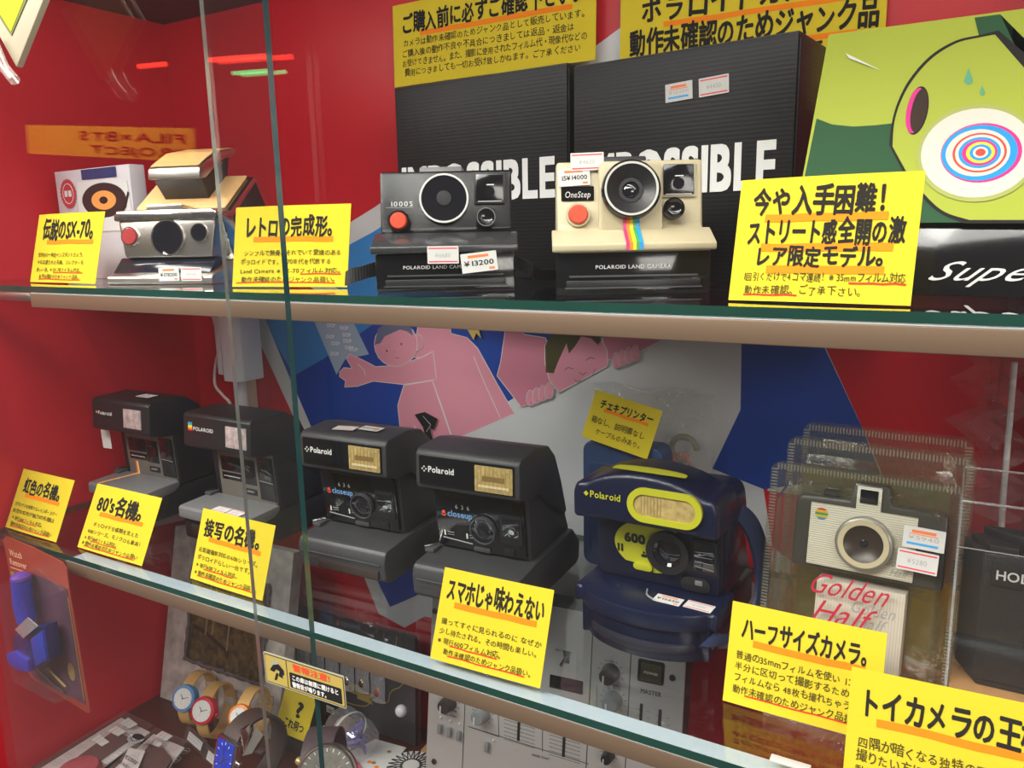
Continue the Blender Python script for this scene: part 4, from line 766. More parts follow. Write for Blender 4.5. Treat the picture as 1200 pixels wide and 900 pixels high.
# ---------------------------------------------------------------- blister packs
BLC = clear('blister_plastic', (.955, .95, .92), .05, .055, .012, (.8, .75, .55), .5, 45, 1.2); CRIMP = clear('crimped_edge', (.90, .89, .84), .10, .12, .14, (.85, .8, .65))
def blister(loc, rz, lean, label, w, h, dome):
    t = thing('blister_pack', label, 'blister pack', loc, (-R(lean), 0, R(rz)), 'clear blister packs on the lower shelf')
    b = MB(); pr = rrect(w / 2, h / 2, w, h, .008); b.prism(pr, -.0006, .0006, BLC, 'y'); 
    b.prism(pr, .0100, .0106, BLC, 'y'); b.build('back_shell', t)
    b = MB(); inner = [(.010, .006), (w - .010, .006), (w - .010, h - .022), (w - .016, h - .012), (.016, h - .012), (.010, h - .022)]
    n = len(inner); g = .004; top = [(x + (g if x < w / 2 else -g), z + (g if z < h / 2 else -g)) for x, z in inner]
    b.add([(x, -.0006, z) for x, z in inner] + [(x, -dome, z) for x, z in top], [(k, (k + 1) % n, n + (k + 1) % n, n + k) for k in range(n)] + [tuple(range(n, 2 * n))], BLC); b.build('front_dome', t, 20)
    b = MB(); nn = int(w / .0026)
    for k in range(nn): b.box((.006 + (w - .012) * k / (nn - 1), -.0014, h - .0035), (.0012, .0016, .0046), CRIMP)
    mm = int(h / .0026)
    for k in range(mm):
        for x in (.0035, w - .0035): b.box((x, -.0014, .006 + (h - .012) * k / (mm - 1)), (.0046, .0016, .0012), CRIMP)
    o = b.build('crimped_rim', t)
    return t
blister((-.1168, .672, ZL), -3, 3, 'empty-looking clear blister pack standing furthest back of the three', .1250, .1690, .018)
blister((-.1230, .636, ZL), -3, 5, 'clear blister pack with an olive inner card, between the other two blister packs', .1330, .1640, .022)
b = MB(); b.prism(rrect(.066, .074, .104, .130, .004), .001, .003, mat('olive_card', (.20, .165, .05), .5), 'y', .0004); tag(b.build('inner_card', None, loc=(-.1230, .636, ZL), rot=(-R(5), 0, R(-3))), 'olive inner card inside the middle blister pack', 'card')
t = blister((-.1312, .604, ZL), -2.6, 10, 'front clear blister pack holding the silver toy camera, with red script printed on it', .1373, .1495, .030)
b = MB(); RS = mat('red_script', (.42, .02, .045), .45); F = frame((0, -.0303, 0)); b.text('Golden', .0400, .0600, .0220, RS, F, 0, 0, width=.0540, skew=.6); b.text('Half', .0440, .0400, .0230, RS, F, 0, 0, width=.0400, skew=.5); b.build('lettering', t)
sticker(t, frame((.1010, -.0306, .1055), (1, 0, -.02), (.02, 0, 1)), .0260, .0150, 'blue', '¥5940'); sticker(t, frame((.0985, -.0306, .0895), (1, 0, -.03), (.03, 0, 1)), .0255, .0145, 'red', '¥5280')
G = Matrix.Translation((-.1312, .604, ZL)) @ Matrix.Rotation(R(-2.6), 4, 'Z') @ Matrix.Rotation(-R(10), 4, 'X')
# toy camera inside
t = thing('toy_camera', 'white ribbed toy camera with a rainbow dot, inside the front blister pack', 'camera', G @ Vector((.0755, -.003, .0760)), (-R(10), 0, R(-2.6)))
b = MB(); b.prism([(-.050, .000), (.052, .000), (.052, .0530), (.016, .0545), (.013, .0680), (-.010, .0680), (-.013, .0545), (-.046, .0545), (-.050, .050)], -.018, -.002, mat('dark_grey_toy', (.045, .042, .035), .35), 'y', .0025); b.build('body', t)
b = MB(); RIB = stripes('ribbed_cream', (.74, .70, .58), (.55, .52, .43), 190, 'Z', .4, .3); b.prism([(-.0385, .003), (.0335, .003), (.0335, .0490), (.0090, .0490), (.0090, .0660), (-.0075, .0660), (-.0075, .0490), (-.0385, .0490)], -.0200, -.017, RIB, 'y', .0004); b.build('front_plate', t)
F = frame((0, -.0201, 0)); b = MB(); b.prism(rrect(.0008, .0590, .0120, .0100, .0006), 0, .0006, BLACKG, 'z', .0002, F); b.disc(.0008, .0590, .003, .0026, LENSG, F, .0008); b.build('viewfinder', t)
b = MB(); b.lathe([(.0195, -.001), (.0195, .0055), (.0185, .0065), (.0172, .0068)], (.0005, -.0200, .0255), (0, -1, 0), mat('grey_ring', (.3, .29, .26), .3, .4), 44); b.ring(.0135, .0172, .0072, (.0005, -.0200, .0255), (0, -1, 0), CREAM, 44); b.lathe([(.0135, .0066), (.009, .0040), (.004, .0030), (0, .0028)], (.0005, -.0200, .0255), (0, -1, 0), mat('dark_brown_cone', (.035, .022, .018), .3), 44); b.lathe([(.0030, .0034), (.0018, .0046), (0, .0048)], (.0005, -.0200, .0255), (0, -1, 0), LENSG, 16); b.build('lens', t)
b = MB(); cols = [(.62, .04, .04), (.75, .45, .03), (.08, .3, .08), (.65, .5, .05), (.05, .3, .5)]
for k, c in enumerate(cols):
    y0, y1 = .0045 - k * .0018, .0045 - (k + 1) * .0018; xs = lambda y: math.sqrt(max(.0045 ** 2 - y * y, 0)); ys = [y0 + (y1 - y0) * q / 4 for q in range(5)]
    b.poly([(-.0305 - xs(y), .0415 + y) for y in ys] + [(-.0305 + xs(y), .0415 + y) for y in reversed(ys)], mat('dot_band_%d' % k, c, .5), F, .0002)
b.text('Golden', .0145, .0125, .0075, GREYPR, F, .0002, 0, width=.0170, skew=.4); b.text('Half', .0180, .0055, .0075, GREYPR, F, .0002, 0, width=.0120, skew=.4); b.build('lettering', t)
b = MB(); b.lathe([(.006, 0), (.006, .004), (.005, .005), (0, .005)], (-.026, -.010, .0545), (0, 0, 1), BLACK, 20); b.build('shutter_button', t)
t = thing('film_box', 'small striped paper box under the toy camera in the front blister pack', 'box', G @ Vector((.0760, -.006, .0080)), (-R(10), 0, R(-2.6)))
b = MB(); b.box((0, -.009, .031), (.060, .018, .062), stripes('pale_striped_card', (.60, .54, .48), (.50, .45, .40), 160, 'X', .55), .0008); b.build('carton', t)
b = MB(); F = frame((0, -.0182, 0)); b.text('Golden', -.0060, .0420, .0125, GREYPR, F, 0, 0, width=.0300, skew=.4); b.text('Half', -.0020, .0320, .0120, GREYPR, F, 0, 0, width=.0200, skew=.4); b.build('lettering', t)

# black toy camera in a clear box
t = thing('display_box', 'clear plastic box with a brown card base around the black camera at the right edge', 'display box', (.0030, .5800, ZL))
b = MB(); CB = clear('box_plastic', (.965, .96, .965), .03, .05, .015, (.8, .75, .8)); W_, D_, H_ = .150, .085, .1500
for f in ([(0, 0, 0), (W_, 0, 0), (W_, 0, H_), (0, 0, H_)], [(0, D_, 0), (W_, D_, 0), (W_, D_, H_), (0, D_, H_)], [(0, 0, 0), (0, D_, 0), (0, D_, H_), (0, 0, H_)], [(W_, 0, 0), (W_, D_, 0), (W_, D_, H_), (W_, 0, H_)], [(0, 0, H_), (W_, 0, H_), (W_, D_, H_), (0, D_, H_)]):
    b.add(f, [(0, 1, 2, 3)], CB)
b.build('cover', t)
b = MB(); EDG = clear('box_edge', (.85, .85, .85), .05, .2, .2)
for x in (0, W_):
    for y in (0, D_): b.tube([(x, y, .001), (x, y, H_)], .0009, EDG, 6)
b.tube([(0, 0, H_), (W_, 0, H_), (W_, D_, H_), (0, D_, H_), (0, 0, H_)], .0009, EDG, 6); b.tube([(0, -.0004, .118), (W_, -.0004, .118)], .0005, EDG, 5); b.build('seam', t)
b = MB(); b.box((W_ / 2, D_ / 2, .0045), (W_ - .004, D_ - .004, .009), mat('brown_card', (.42, .22, .08), .7, noise=.12, nscale=60), .001); b.box((.006, D_ * .6, .045), (.006, .012, .080), mat('tan_card', (.38, .26, .10), .6), .0005); b.build('card_base', t)
t = thing('toy_camera', 'black toy camera with HOLGA on its front, in the clear box at the right edge', 'camera', (.0690, .6010, ZL + .0092))
HB = mat('pebbled_black', (.014, .014, .015), .4, bump=.5, bscale=700)
b = MB(); b.prism([(-.0620, .030), (-.0620, .022), (-.0590, .0150), (-.0500, .0000), (.050, 0), (.059, .015), (.062, .022), (.062, .030)], .006, .1000, HB, 'z', .002); b.prism([(-.0560, .020), (-.0480, .0030), (.048, .003), (.056, .020)], 0, .008, HB, 'z', .0015); b.build('body', t)
b = MB(); b.prism([(-.0585, .024), (-.0470, .0020), (-.030, .0020), (-.030, .012), (.030, .012), (.030, .002), (.047, .002), (.0585, .024)], .099, .1050, BLACK, 'z', .001); b.prism([(-.052, .024), (-.030, .008), (.04, .008), (.052, .024)], .104, .112, BLACK, 'z', .002); b.build('top_cover', t)
b = MB(); b.box((0, -.0006, .0870), (.0900, .002, .0190), BLACK, .0006); b.build('name_plate', t)
b = MB(); b.text('HOLGA', -.0425, .0825, .0095, WHITE, frame((0, -.0017, 0)), 0, .015, width=.0330); b.build('lettering', t)
b = MB(); b.lathe([(.026, 0), (.026, .018), (.0235, .024), (.018, .022), (.010, .016), (0, .015)], (.014, .002, .045), (0, -1, 0), BLACK, 40); b.build('lens', t)
b = MB(); b.tube([(-.0625, .024, .086), (-.0665, .018, .083), (-.0665, .018, .064), (-.0625, .024, .061)], .002, BLACK, 6); b.box((-.0650, .018, .0220), (.009, .008, .010), BLACK, .001); b.build('strap_lug', t)
# ================================================================ under the lower shelf
# ---- mixing desk standing on its end wall, face to the front
MIXM = mat('silver_panel', (.56, .54, .52), .40, .40, noise=.04, nscale=4); MIXL = mat('panel_line', (.05, .05, .05), .5)
my, ml = R(6.0), R(9.0); ML = Vector((-.4830, .6150, ZF + .001))
t = thing('audio_mixer', 'silver audio mixer with knobs and faders standing upright under the lower shelf', 'mixer', ML, (-ml, 0, my))
MXM = Matrix.Translation(ML) @ Matrix.Rotation(my, 4, 'Z') @ Matrix.Rotation(-ml, 4, 'X')
mo, mu_, mv_ = ML, (MXM.to_3x3() @ Vector((1, 0, 0))), (MXM.to_3x3() @ Vector((0, 0, 1))); mn = mu_.cross(mv_)
def on_m(px, py):
    r = sight(px, py); k = (mo - Vector((0, 0, EYE))).dot(mn) / r.dot(mn); p = Vector((0, 0, EYE)) + r * k - mo; return (p.dot(mu_), p.dot(mv_))
x0m = on_m(503, 800)[0]; x1m = on_m(803, 790)[0]; hm = .268
b = MB(); b.box(((x0m + x1m) / 2, .026, hm / 2), (x1m - x0m - .006, .050, hm - .004), mat('dark_grey_chassis', (.04, .04, .042), .5), .002); b.build('chassis', t)
b = MB(); b.box(((x0m + x1m) / 2, .001, hm / 2), (x1m - x0m, .003, hm), MIXM, .0006); b.build('front_panel', t)
F = frame((0, -.0007, 0)); b = MB()
def ml_(*pts, w=.0008): b.stroke([on_m(*p) for p in pts], w, MIXL, F)
xa_, xb_, xc_ = on_m(545, 830)[0], on_m(692, 800)[0], on_m(738, 800)[0]
for x in (xa_, xb_, xc_): b.stroke([(x, .006), (x, hm - .004)], .0010, MIXL, F)
ml_((549, 851), (585, 863)); ml_((549, 851), (690, 895)); ml_((584, 835), (585, 862)); ml_((636, 848), (636, 880)); b.stroke([on_m(700, 803), on_m(699, 838)], .0005, MIXL, F)
for (xs, ys, n) in ((591, 838, 7), (644, 856, 7)):
    for k in range(n): ml_((xs, ys + k * 4.6), (xs + 36, ys + 11 + k * 4.6), w=.0005)
for (xs, ys) in ((751, 838), (774, 846)):
    for k in range(5): ml_((xs - 5, ys - 8 + k * 8), (xs - 1, ys - 7 + k * 8), w=.0004); ml_((xs + 7, ys - 5 + k * 8), (xs + 11, ys - 4 + k * 8), w=.0004)
for (x, y, s) in ((519, 838, .0028), (676, 893, .003)): pass
def mt(s, px, py, size, w=None): p = on_m(px, py); b.text(s, p[0], p[1], size, MIXL, F, .0001, .02, width=w, align='c')
mt('MASTER', 763, 814, .0062, .021); mt('FADER START', 634, 888, .0034, .020); mt('TONE', 716, 776, .0028); mt('LEVEL', 722, 804, .0024); mt('TONE', 722, 830, .0024); mt('FADER START', 527, 839, .0026, .018); mt('INPUT SELECTOR', 661, 764, .0028, .018); mt('GAIN', 533, 834, .0022); mt('POWER', 0, 0, .001) if 0 else None
b.build('lettering', t)
def mknob(px, py, r, m, d=.014, pt=True):
    c = on_m(px, py); o = Vector((c[0], -.0006, c[1])); k = MB(); k.lathe([(r * 1.05, 0), (r, .003), (r * .86, d), (r * .75, d + .001), (0, d + .001)], o, (0, -1, 0), m, 20)
    if pt: k.box((o.x - r * .35, -d - .0012, o.z - r * .3), (r * .16, .002, r * .9), WHITE)
    for a in range(11): an = R(-45 + a * 27); k.stroke([(c[0] + math.cos(an) * r * 1.2, c[1] + math.sin(an) * r * 1.2), (c[0] + math.cos(an) * r * 1.5, c[1] + math.sin(an) * r * 1.5)], .0005, MIXL, F)
    return k.build('knob', t)
KB = mat('brown_black_knob', (.045, .032, .030), .4); KG = mat('grey_knob', (.22, .23, .235), .45)
mknob(527, 823, .0085, KB); mknob(566, 836, .0085, KG); mknob(716, 788, .0092, KB); mknob(719, 820, .0092, KG); mknob(714, 884, .0060, BLACK, .012)
for (x, y) in ((517, 853), (528, 857), (539, 861), (572, 874)):
    c = on_m(x, y); k = MB(); k.box((c[0], -.0030, c[1]), (.0042, .005, .0098), KG, .0006); k.build('push_button', t)
for (x, y) in ((517, 840), (528, 844), (539, 848), (579, 867)):
    c = on_m(x, y); k = MB(); k.lathe([(.0014, 0), (.0014, .001), (.0008, .0018), (0, .002)], (c[0], -.0006, c[1]), (0, -1, 0), PAPER, 12); k.build('indicator_light', t)
for (x, ya, yb_) in ((609, 835, 868), (662, 852, 887), (752, 824, 860), (774, 831, 868)):
    c, d = on_m(x, ya), on_m(x, yb_); k = MB(); k.box((c[0], -.0008, (c[1] + d[1]) / 2), (.0030, .0012, c[1] - d[1]), BLACK, .0005); k.build('fader_slot', t)
c = on_m(664, 772); k = MB(); k.box((c[0], -.0008, c[1] + .002), (.0070, .001, .0125), BLACK, .0005); k.tube([(c[0], -.001, c[1] + .003), (c[0] - .003, -.010, c[1] - .004)], [.0014, .0020], CHROME, 8); k.build('toggle_switch', t)
c, d = on_m(645, 789), on_m(683, 814); k = MB(); k.box(((c[0] + d[0]) / 2, -.0010, (c[1] + d[1]) / 2), (d[0] - c[0], .0016, .0135), BLACKG, .0006); k.build('display_window', t)
c = on_m(763, 787); k = MB(); k.box((c[0], -.0010, c[1]), (.0260, .0030, .0225), BLACK, .0018); k.box((c[0] + .001, -.0030, c[1]), (.0205, .003, .0175), mat('olive_button', (.06, .055, .02), .35), .0012); k.text('POWER', c[0] + .001, c[1] - .0012, .0036, PAPER, frame((0, -.0047, 0)), 0, .02, align='c', width=.0140); k.build('power_button', t)
for (x, y) in ((509, 892), (788, 794), (510, 716)):
    c = on_m(x, y); k = MB(); k.lathe([(.0032, 0), (.0028, .0014), (.0010, .0016), (.0009, .0010), (0, .0010)], (c[0], -.0006, c[1]), (0, -1, 0), mat('dark_screw', (.08, .075, .07), .35, .7), 16); k.build('screw', t)

# ---- weathered picture frame
t = thing('picture_frame', 'weathered pale picture frame with a dark brown picture leaning in the lower left corner', 'picture frame', (-.9646, .632, ZF + .001), (-R(13), 0, R(2)))
FR = mat('distressed_white', (.58, .53, .49), .75, noise=.7, nscale=55, bump=.6, bscale=90); FRD = mat('chipped_inner_rim', (.14, .10, .11), .7, noise=.5, nscale=60, bump=.6, bscale=200)
fw, fh, il, ib = .2250, .2450, .0420, .0640
b = MB(); O = [(0, 0), (fw, 0), (fw, fh), (0, fh)]; I = [(il, ib), (fw - .038, ib), (fw - .038, fh - .05), (il, fh - .05)]
b.add([(x, 0, z) for x, z in O] + [(x, .004, z) for x, z in I] + [(x, .018, z) for x, z in O], [(0, 1, 5, 4), (1, 2, 6, 5), (2, 3, 7, 6), (3, 0, 4, 7), (0, 3, 11, 8), (1, 0, 8, 9), (2, 1, 9, 10), (3, 2, 10, 11), (8, 9, 10, 11)][:8] + [(11, 10, 9, 8)], FR); b.build('moulding', t, 20)
b = MB(); rr = random.Random(11)
for (ax, az), (bx, bz) in zip(I, I[1:] + I[:1]):
    pts = [(ax + (bx - ax) * k / 24 + rr.uniform(-.0012, .0012), .001 + rr.uniform(-.001, .001), az + (bz - az) * k / 24 + rr.uniform(-.0012, .0012)) for k in range(25)]
    b.tube(pts, [.0028 + rr.uniform(-.0012, .0012) for k in range(25)], FRD, 7)
b.build('inner_rim', t)
PIC = mat('brown_picture', (.11, .075, .03), .5, noise=1.5, nscale=95, bump=.4, bscale=120); b = MB(); b.poly([(x, z) for x, z in I], PIC, frame((0, .0035, 0)), 0)
for (a, c) in (((.075, .105), (.0785, .175)), ((.088, .108), (.0895, .178)), ((.118, .092), (.1195, .168))): b.stroke([a, c], .0022, mat('picture_pale_streak', (.30, .24, .13), .6), frame((0, .0032, 0)))
b.stroke([(.052, .112), (.075, .108), (.120, .090)], .006, mat('picture_dark_band', (.05, .03, .02), .6), frame((0, .0033, 0))); b.build('picture', t)

# ---- jewellery display board
t = thing('display_board', 'charcoal display board with a gold scrolled outline and hanging jewellery bags', 'display board', (-.8300, .7080, .7560), (-R(4), 0, R(2)))
bw, bh = .2560, .1450; b = MB(); b.prism(rrect(bw / 2, bh / 2, bw, bh, .002), 0, .006, mat('charcoal_board', (.060, .052, .058), .35, coat=.3), 'y', .001); b.prism(rrect(bw / 2, bh / 2, bw + .004, bh + .004, .002), .006, .010, clear('board_sleeve', (.93, .92, .94), .04, .07, .05), 'y'); b.build('board', t)
GOLD = mat('gold_print', (.42, .31, .10), .35, .4); b = MB(); F = frame((0, -.0004, .020))
half = [(.128, .010), (.160, .010), (.178, .014), (.188, .024), (.197, .028), (.206, .026), (.214, .030), (.216, .040), (.222, .048), (.232, .054), (.238, .064), (.232, .074), (.226, .084), (.226, .105), (.229, .122)]
b.stroke([tuple(p) for p in smooth_path([(x, y, 0) for x, y in half], 4)] and [(p.x, p.y) for p in smooth_path([(x, y, 0) for x, y in half], 4)], .0016, GOLD, F); b.stroke([(bw - p.x, p.y) for p in smooth_path([(x, y, 0) for x, y in half], 4)], .0016, GOLD, F)
b.build('gold_outline', t)
b = MB(); b.add([(.030, -.0020, .050), (.172, -.0020, .046), (.172, -.0020, .060), (.030, -.0020, .066)], [(0, 1, 2, 3)], GOLD); b.add([(.165, -.0030, .042), (.192, -.0030, .040), (.186, -.0030, .047), (.192, -.0030, .054), (.165, -.0030, .057)], [(0, 1, 2, 3, 4)], GOLD); b.text('OSEWA DO ONARI', .040, .0535, .0068, mat('gold_ink', (.12, .08, .03), .5), frame((0, -.0023, 0), (1, 0, -.03), (.03, 0, 1)), 0, .02, width=.120); b.build('ribbon_banner', t)
BAGM = clear('zip_bag', (.95, .95, .96), .05, .09, .24, (.85, .85, .9), .6, 90)
GEM = [mat('pendant_%d' % k, c, .2, mt_) for k, (c, mt_) in enumerate((((.55, .5, .5), 1), ((.5, .36, .18), 1), ((.35, .08, .05), 0), ((.25, .25, .3), 1)))]
rr = random.Random(4)
for k in range(7):
    x = .050 + k * .0252; z = .126 + rr.uniform(-.004, .004) - .0 * k
    g = thing('jewellery_bag', 'small clear zip bag of jewellery hanging on the charcoal display board', 'jewellery bag', (0, 0, 0), group='jewellery bags on the display board')
    g.matrix_world = Matrix.Translation((-.8300, .7080, .7560)) @ Matrix.Rotation(R(2), 4, 'Z') @ Matrix.Rotation(-R(4), 4, 'X') @ Matrix.Translation((x, -.006, z - .074))
    g['label'] = '%s small clear jewellery bag from the left on the charcoal display board' % ('first', 'second', 'third', 'fourth', 'fifth', 'sixth', 'seventh')[k]
    b = MB(); vs = [(-.0115 + .023 * i / 4, -.0035 * math.sin(math.pi * i / 4) * (1 - j / 8) + rr.uniform(-.0008, .0008), .066 * j / 6) for j in range(7) for i in range(5)]
    b.add(vs, [(j * 5 + i, j * 5 + i + 1, j * 5 + i + 6, j * 5 + i + 5) for j in range(6) for i in range(4)], BAGM); b.build('bag', g)
    b = MB(); m = GEM[k % 4]; b.tube(smooth_path([(-.006, .001, .060), (-.007, .001, .035), (0, .001, .018), (.007, .001, .035), (.006, .001, .060)]), .0009, GEM[0], 6); b.lathe([(0, -.008), (.004, -.004), (.005, 0), (.003, .005), (0, .008)], (0, .0, .013), (0, 0, 1), m, 14); b.build('pendant', g)
b = MB(); b.lathe([(.0075 * math.sin(a * math.pi / 10), -.0075 * math.cos(a * math.pi / 10)) for a in range(11)], (0, 0, 0), (0, 0, 1), mat('pearl_white', (.72, .72, .74), .25), 20)
q = on_y(470, 833, .690); tag(b.build('pearl_ball', None, loc=q), 'white pearl ball at the lower right of the charcoal display board', 'bead')
q = on_y(387, 832, .690); b = MB(); b.poly(rrect(0, 0, .0135, .0095), PAPER, frame((0, 0, 0), (1, 0, -.05), (.05, 0, 1)), 0, .0004); b.text('NC', 0, -.0025, .0065, mat('pale_red_print', (.55, .25, .25), .6), frame((0, 0, 0)), .0006, .01, align='c', width=.0090); tag(b.build('paper_tag', None, loc=q), 'small white paper tag marked NC below the alarm sticker', 'tag')

# ---- alarm sticker on the glass
t = thing('alarm_sticker', 'black and gold alarm warning sticker in Japanese stuck on the glass doors', 'sticker', on_y(312, 799, .3838))
p0, p1, p2 = on_y(312, 799, .3838), on_y(406, 831, .3838), on_y(313.5, 765, .3838); sw, sh = (p1.x - p0.x), (p2.z - p0.z)
b = MB(); SG = mat('sticker_gold', (.46, .35, .09), .35, .2); SGR = mat('sticker_pale', (.30, .28, .20), .5); F = frame((0, 0, 0), (p1.x - p0.x, 0, p1.z - p0.z), (-(p1.z - p0.z), 0, p1.x - p0.x)); U = sw / .0800
b.prism(rrect(.04 * U, sh / 2, .0800 * U, sh, .0012), -.0006, 0, SGR, 'z', 0, F); b.rect(.001, .001, .0795 * U, sh - .001, BLACK, F, .0001, .001); b.rect(.0016, .0016, .0789 * U, sh - .0016, SG, F, .0002, .001)
b.rect(.0235 * U, .0016, .0242 * U, sh - .0016, BLACK, F, .0003); b.rect(.0262 * U, .0028, .0770 * U, sh * .60, BLACK, F, .0003, .001); b.build('sticker_film', t)
b = MB(); b.poly([(.006, .012), (.010, .017), (.016, .019), (.021, .015), (.021, .011), (.016, .010), (.0165, .013), (.013, .014), (.010, .011)], BLACK, F, .0004); b.poly([(.010, .0045), (.0125, .011), (.015, .011), (.0125, .005)], BLACK, F, .0004); b.disc(.0125, .0175, .0055, .0040, SGR, F, .00035); b.poly([(.015, .009), (.019, .008), (.0195, .012), (.0165, .013)], BLACK, F, .0005); b.build('pictogram', t)
b = MB(); b.text('警報注意!', .0300 * U, sh * .70, .0062, mat('sticker_red', (.60, .06, .02), .5), F, .0004, .03, width=.0370 * U); b.text('この扉は無理に開けると', .0285 * U, sh * .385, .0046, PAPER, F, .0005, .03, width=.0460 * U); b.text('警報音が鳴ります。', .0285 * U, sh * .165, .0046, PAPER, F, .0005, .03, width=.0360 * U); b.build('lettering', t)

# ---- question mark card
card((-.7285, .628, ZF + .030), 2, 24, .0515, .0540, 'small yellow handwritten card with a question mark, low behind the alarm sticker', [('?', .0255, .0235, .0270, .0140), ('これ何つ', .0110, .0090, .0120, .034)], [], roll=-4, under=False)
b = MB(); b.rect(0, 0, .009, .0065, ORANGE, frame((0, 0, 0), (1, 0, -.2), (.2, 0, 1)), 0); tag(b.build('orange_slip', None, loc=Vector((-.7035, .6375, ZF + .0480))), 'orange paper square behind the question mark', 'paper slip') if 0 else None
b = MB(); b.prism(rrect(0, .014, .060, .028, .001), 0, .012, mat('dark_block', (.05, .03, .028), .5), 'y', .001); tag(b.build('display_block', None, loc=(-.7050, .634, ZF)), 'dark block supporting the question mark card', 'block')

# ---- wrist watches
TAN = mat('tan_strap', (.66, .40, .14), .5, bump=.15, bscale=500); DIAL = mat('white_dial', (.82, .82, .80), .35)
def loop_path(w, h, flat=0): return [((w / 2) * math.sin(a * math.pi / 18) , (h / 2) * math.cos(a * math.pi / 18)) for a in range(37)]
def loop_watch(c, yaw, case, label, r=.0175):
    t = thing('wrist_watch', label, 'watch', c, (-R(26), 0, R(yaw)), 'round watches with tan straps')
    pts = [(0, .0265 - .030 * math.cos(a * math.pi / 20), -.002 + .0330 * math.sin(a * math.pi / 20)) for a in range(2, 39)]
    b = MB(); b.strap(pts, (1, 0, 0), .0155, .0022, TAN); b.build('strap', t)
    b = MB(); b.box((0, .0560, .006), (.0180, .004, .005), TAN, .001); b.tube([(-.009, .058, .008), (.009, .058, .008), (.009, .0545, .018), (-.009, .0545, .018), (-.009, .058, .008)], .0009, CHROME, 6); b.build('buckle', t)
    b = MB(); b.lathe([(r * .72, .0070), (r * .94, .0060), (r, .0010), (r * .98, -.0035), (r * .80, -.0055), (0, -.0055)], (0, 0, 0), (0, -1, 0), case, 40); b.lathe([(.0022, r * .98), (.0022, r + .0018), (0, r + .002)], (0, 0, 0), (1, 0, -.2), case, 12); b.build('watch_case', t)
    b = MB(); F = frame((0, -.0072, 0)); b.disc(0, 0, r * .74, r * .74, DIAL, F, 0, 36)
    for k in range(12): a = R(30 * k); b.stroke([(math.cos(a) * r * .62, math.sin(a) * r * .62), (math.cos(a) * r * .68, math.sin(a) * r * .68)], .0004, GREYPR, F, .0001)
    b.build('dial', t)
    b = MB(); b.stroke([(0, 0), (-.0032, .0048)], .0009, INK, F, .0003); b.stroke([(-.001, -.0005), (.0078, .0022)], .0007, INK, F, .0003); b.disc(0, 0, .0009, .0009, INK, F, .0004); b.stroke([(0, 0), (-.002, -.006)], .0003, GREYPR, F, .0002); b.build('hand', t)
    return t
def stand(c, yaw, label, h):
    t = thing('watch_stand', label, 'watch stand', c, (0, 0, R(yaw)), 'clear stands inside the tan-strapped watches')
    A = clear('acrylic', (.94, .95, .95), .02, .07, .03); pts = [(0, .012 + .025 - .027 * math.cos(a * math.pi / 16), .038 + .0300 * math.sin(a * math.pi / 16)) for a in range(4, 30)]
    b = MB(); b.strap(pts, (1, 0, 0), .0120, .0016, A); b.build('hoop', t)
    b = MB(); b.box((0, .038, h / 2), (.0140, .0300, h), A, .001); b.build('foot', t)
    b = MB(); b.prism(rrect(.001, .034, .0110, .0340, .0008), .0500, .0504, PAPER, 'y', 0, Matrix.Rotation(R(0), 4, 'X')); b.text('¥1980', 0, .028, .003, GREYPR, frame((0, .0497, 0)), 0, align='c'); b.build('price_tag', t)
    return t
WB = mat('blue_case', (.10, .28, .58), .4); WR_ = mat('red_case', (.62, .03, .05), .35); WO = mat('orange_case', (.85, .25, .02), .4)
for (px, py, y, m, lab, nm) in ((218, 818, .590, WB, 'wrist watch with a blue round case and tan strap, leftmost of three', 'clear stand inside the blue watch'), (240, 832.5, .578, WR_, 'wrist watch with a red round case and tan strap, middle of three', 'clear stand inside the red watch'), (283, 840, .576, WO, 'wrist watch with an orange round case and tan strap, nearest the thin glass edge', 'clear stand inside the orange watch')):
    c = on_y(px, py, y); loop_watch(c, 17, m, lab, .0172 if m is not WO else .0152); g = stand((c.x, c.y, ZF + .0005), 17, nm, max(c.z - .042 - ZF, .004)); g.children[0].location.z = c.z - ZF - .042
# price bars
for (px, py, lab) in ((225, 866, 'clear price bar with a white label below the red watch'), (248, 889, 'clear price bar with white labels nearest the blue square watch')):
    p = on_z(px, py, ZF + .012); t = thing('price_bar', lab, 'price bar', (p.x, p.y, ZF + .0005), (-R(25), 0, R(-12)), 'clear price bars on the floor')
    b = MB(); b.box((0, 0, .009), (.052, .003, .018), clear('acrylic', (.94, .95, .95)), .0006); b.build('bar', t)
    b = MB(); b.prism(rrect(.003, .009, .036, .0105), -.0022, -.0018, PAPER, 'y'); b.stroke([(-.012, .012), (.018, .012)], .0006, GREYPR, frame((0, -.0023, 0))); b.stroke([(-.012, .008), (.012, .008)], .0006, GREYPR, frame((0, -.0023, 0))); b.build('label', t)
# blue-faced square watch
DST = mat('dark_brown_strap', (.055, .032, .028), .5, bump=.3, bscale=500)
c = on_y(268, 888, .515); t = thing('wrist_watch', 'square wrist watch with a bright blue face and dark brown strap', 'watch', c, (-R(16), 0, R(-6)))
b = MB(); b.strap([(0, .031 - .037 * math.cos(a * math.pi / 20), .002 + .040 * math.sin(a * math.pi / 20)) for a in range(2, 39)], (1, 0, 0), .026, .003, DST); b.build('strap', t)
b = MB(); b.prism(rrect(0, 0, .036, .046, .004), -.006, .004, CHROME, 'y', .0018); b.lathe([(.003, 0), (.003, .004), (.002, .005), (0, .005)], (.018, -.001, 0), (1, 0, 0), CHROME, 14); b.build('watch_case', t)
b = MB(); F = frame((0, -.0062, 0)); b.prism(rrect(0, 0, .029, .039, .002), 0, .0004, mat('blue_dial', (.02, .04, .42), .2, coat=.6, noise=.5, nscale=120), 'z', 0, F)
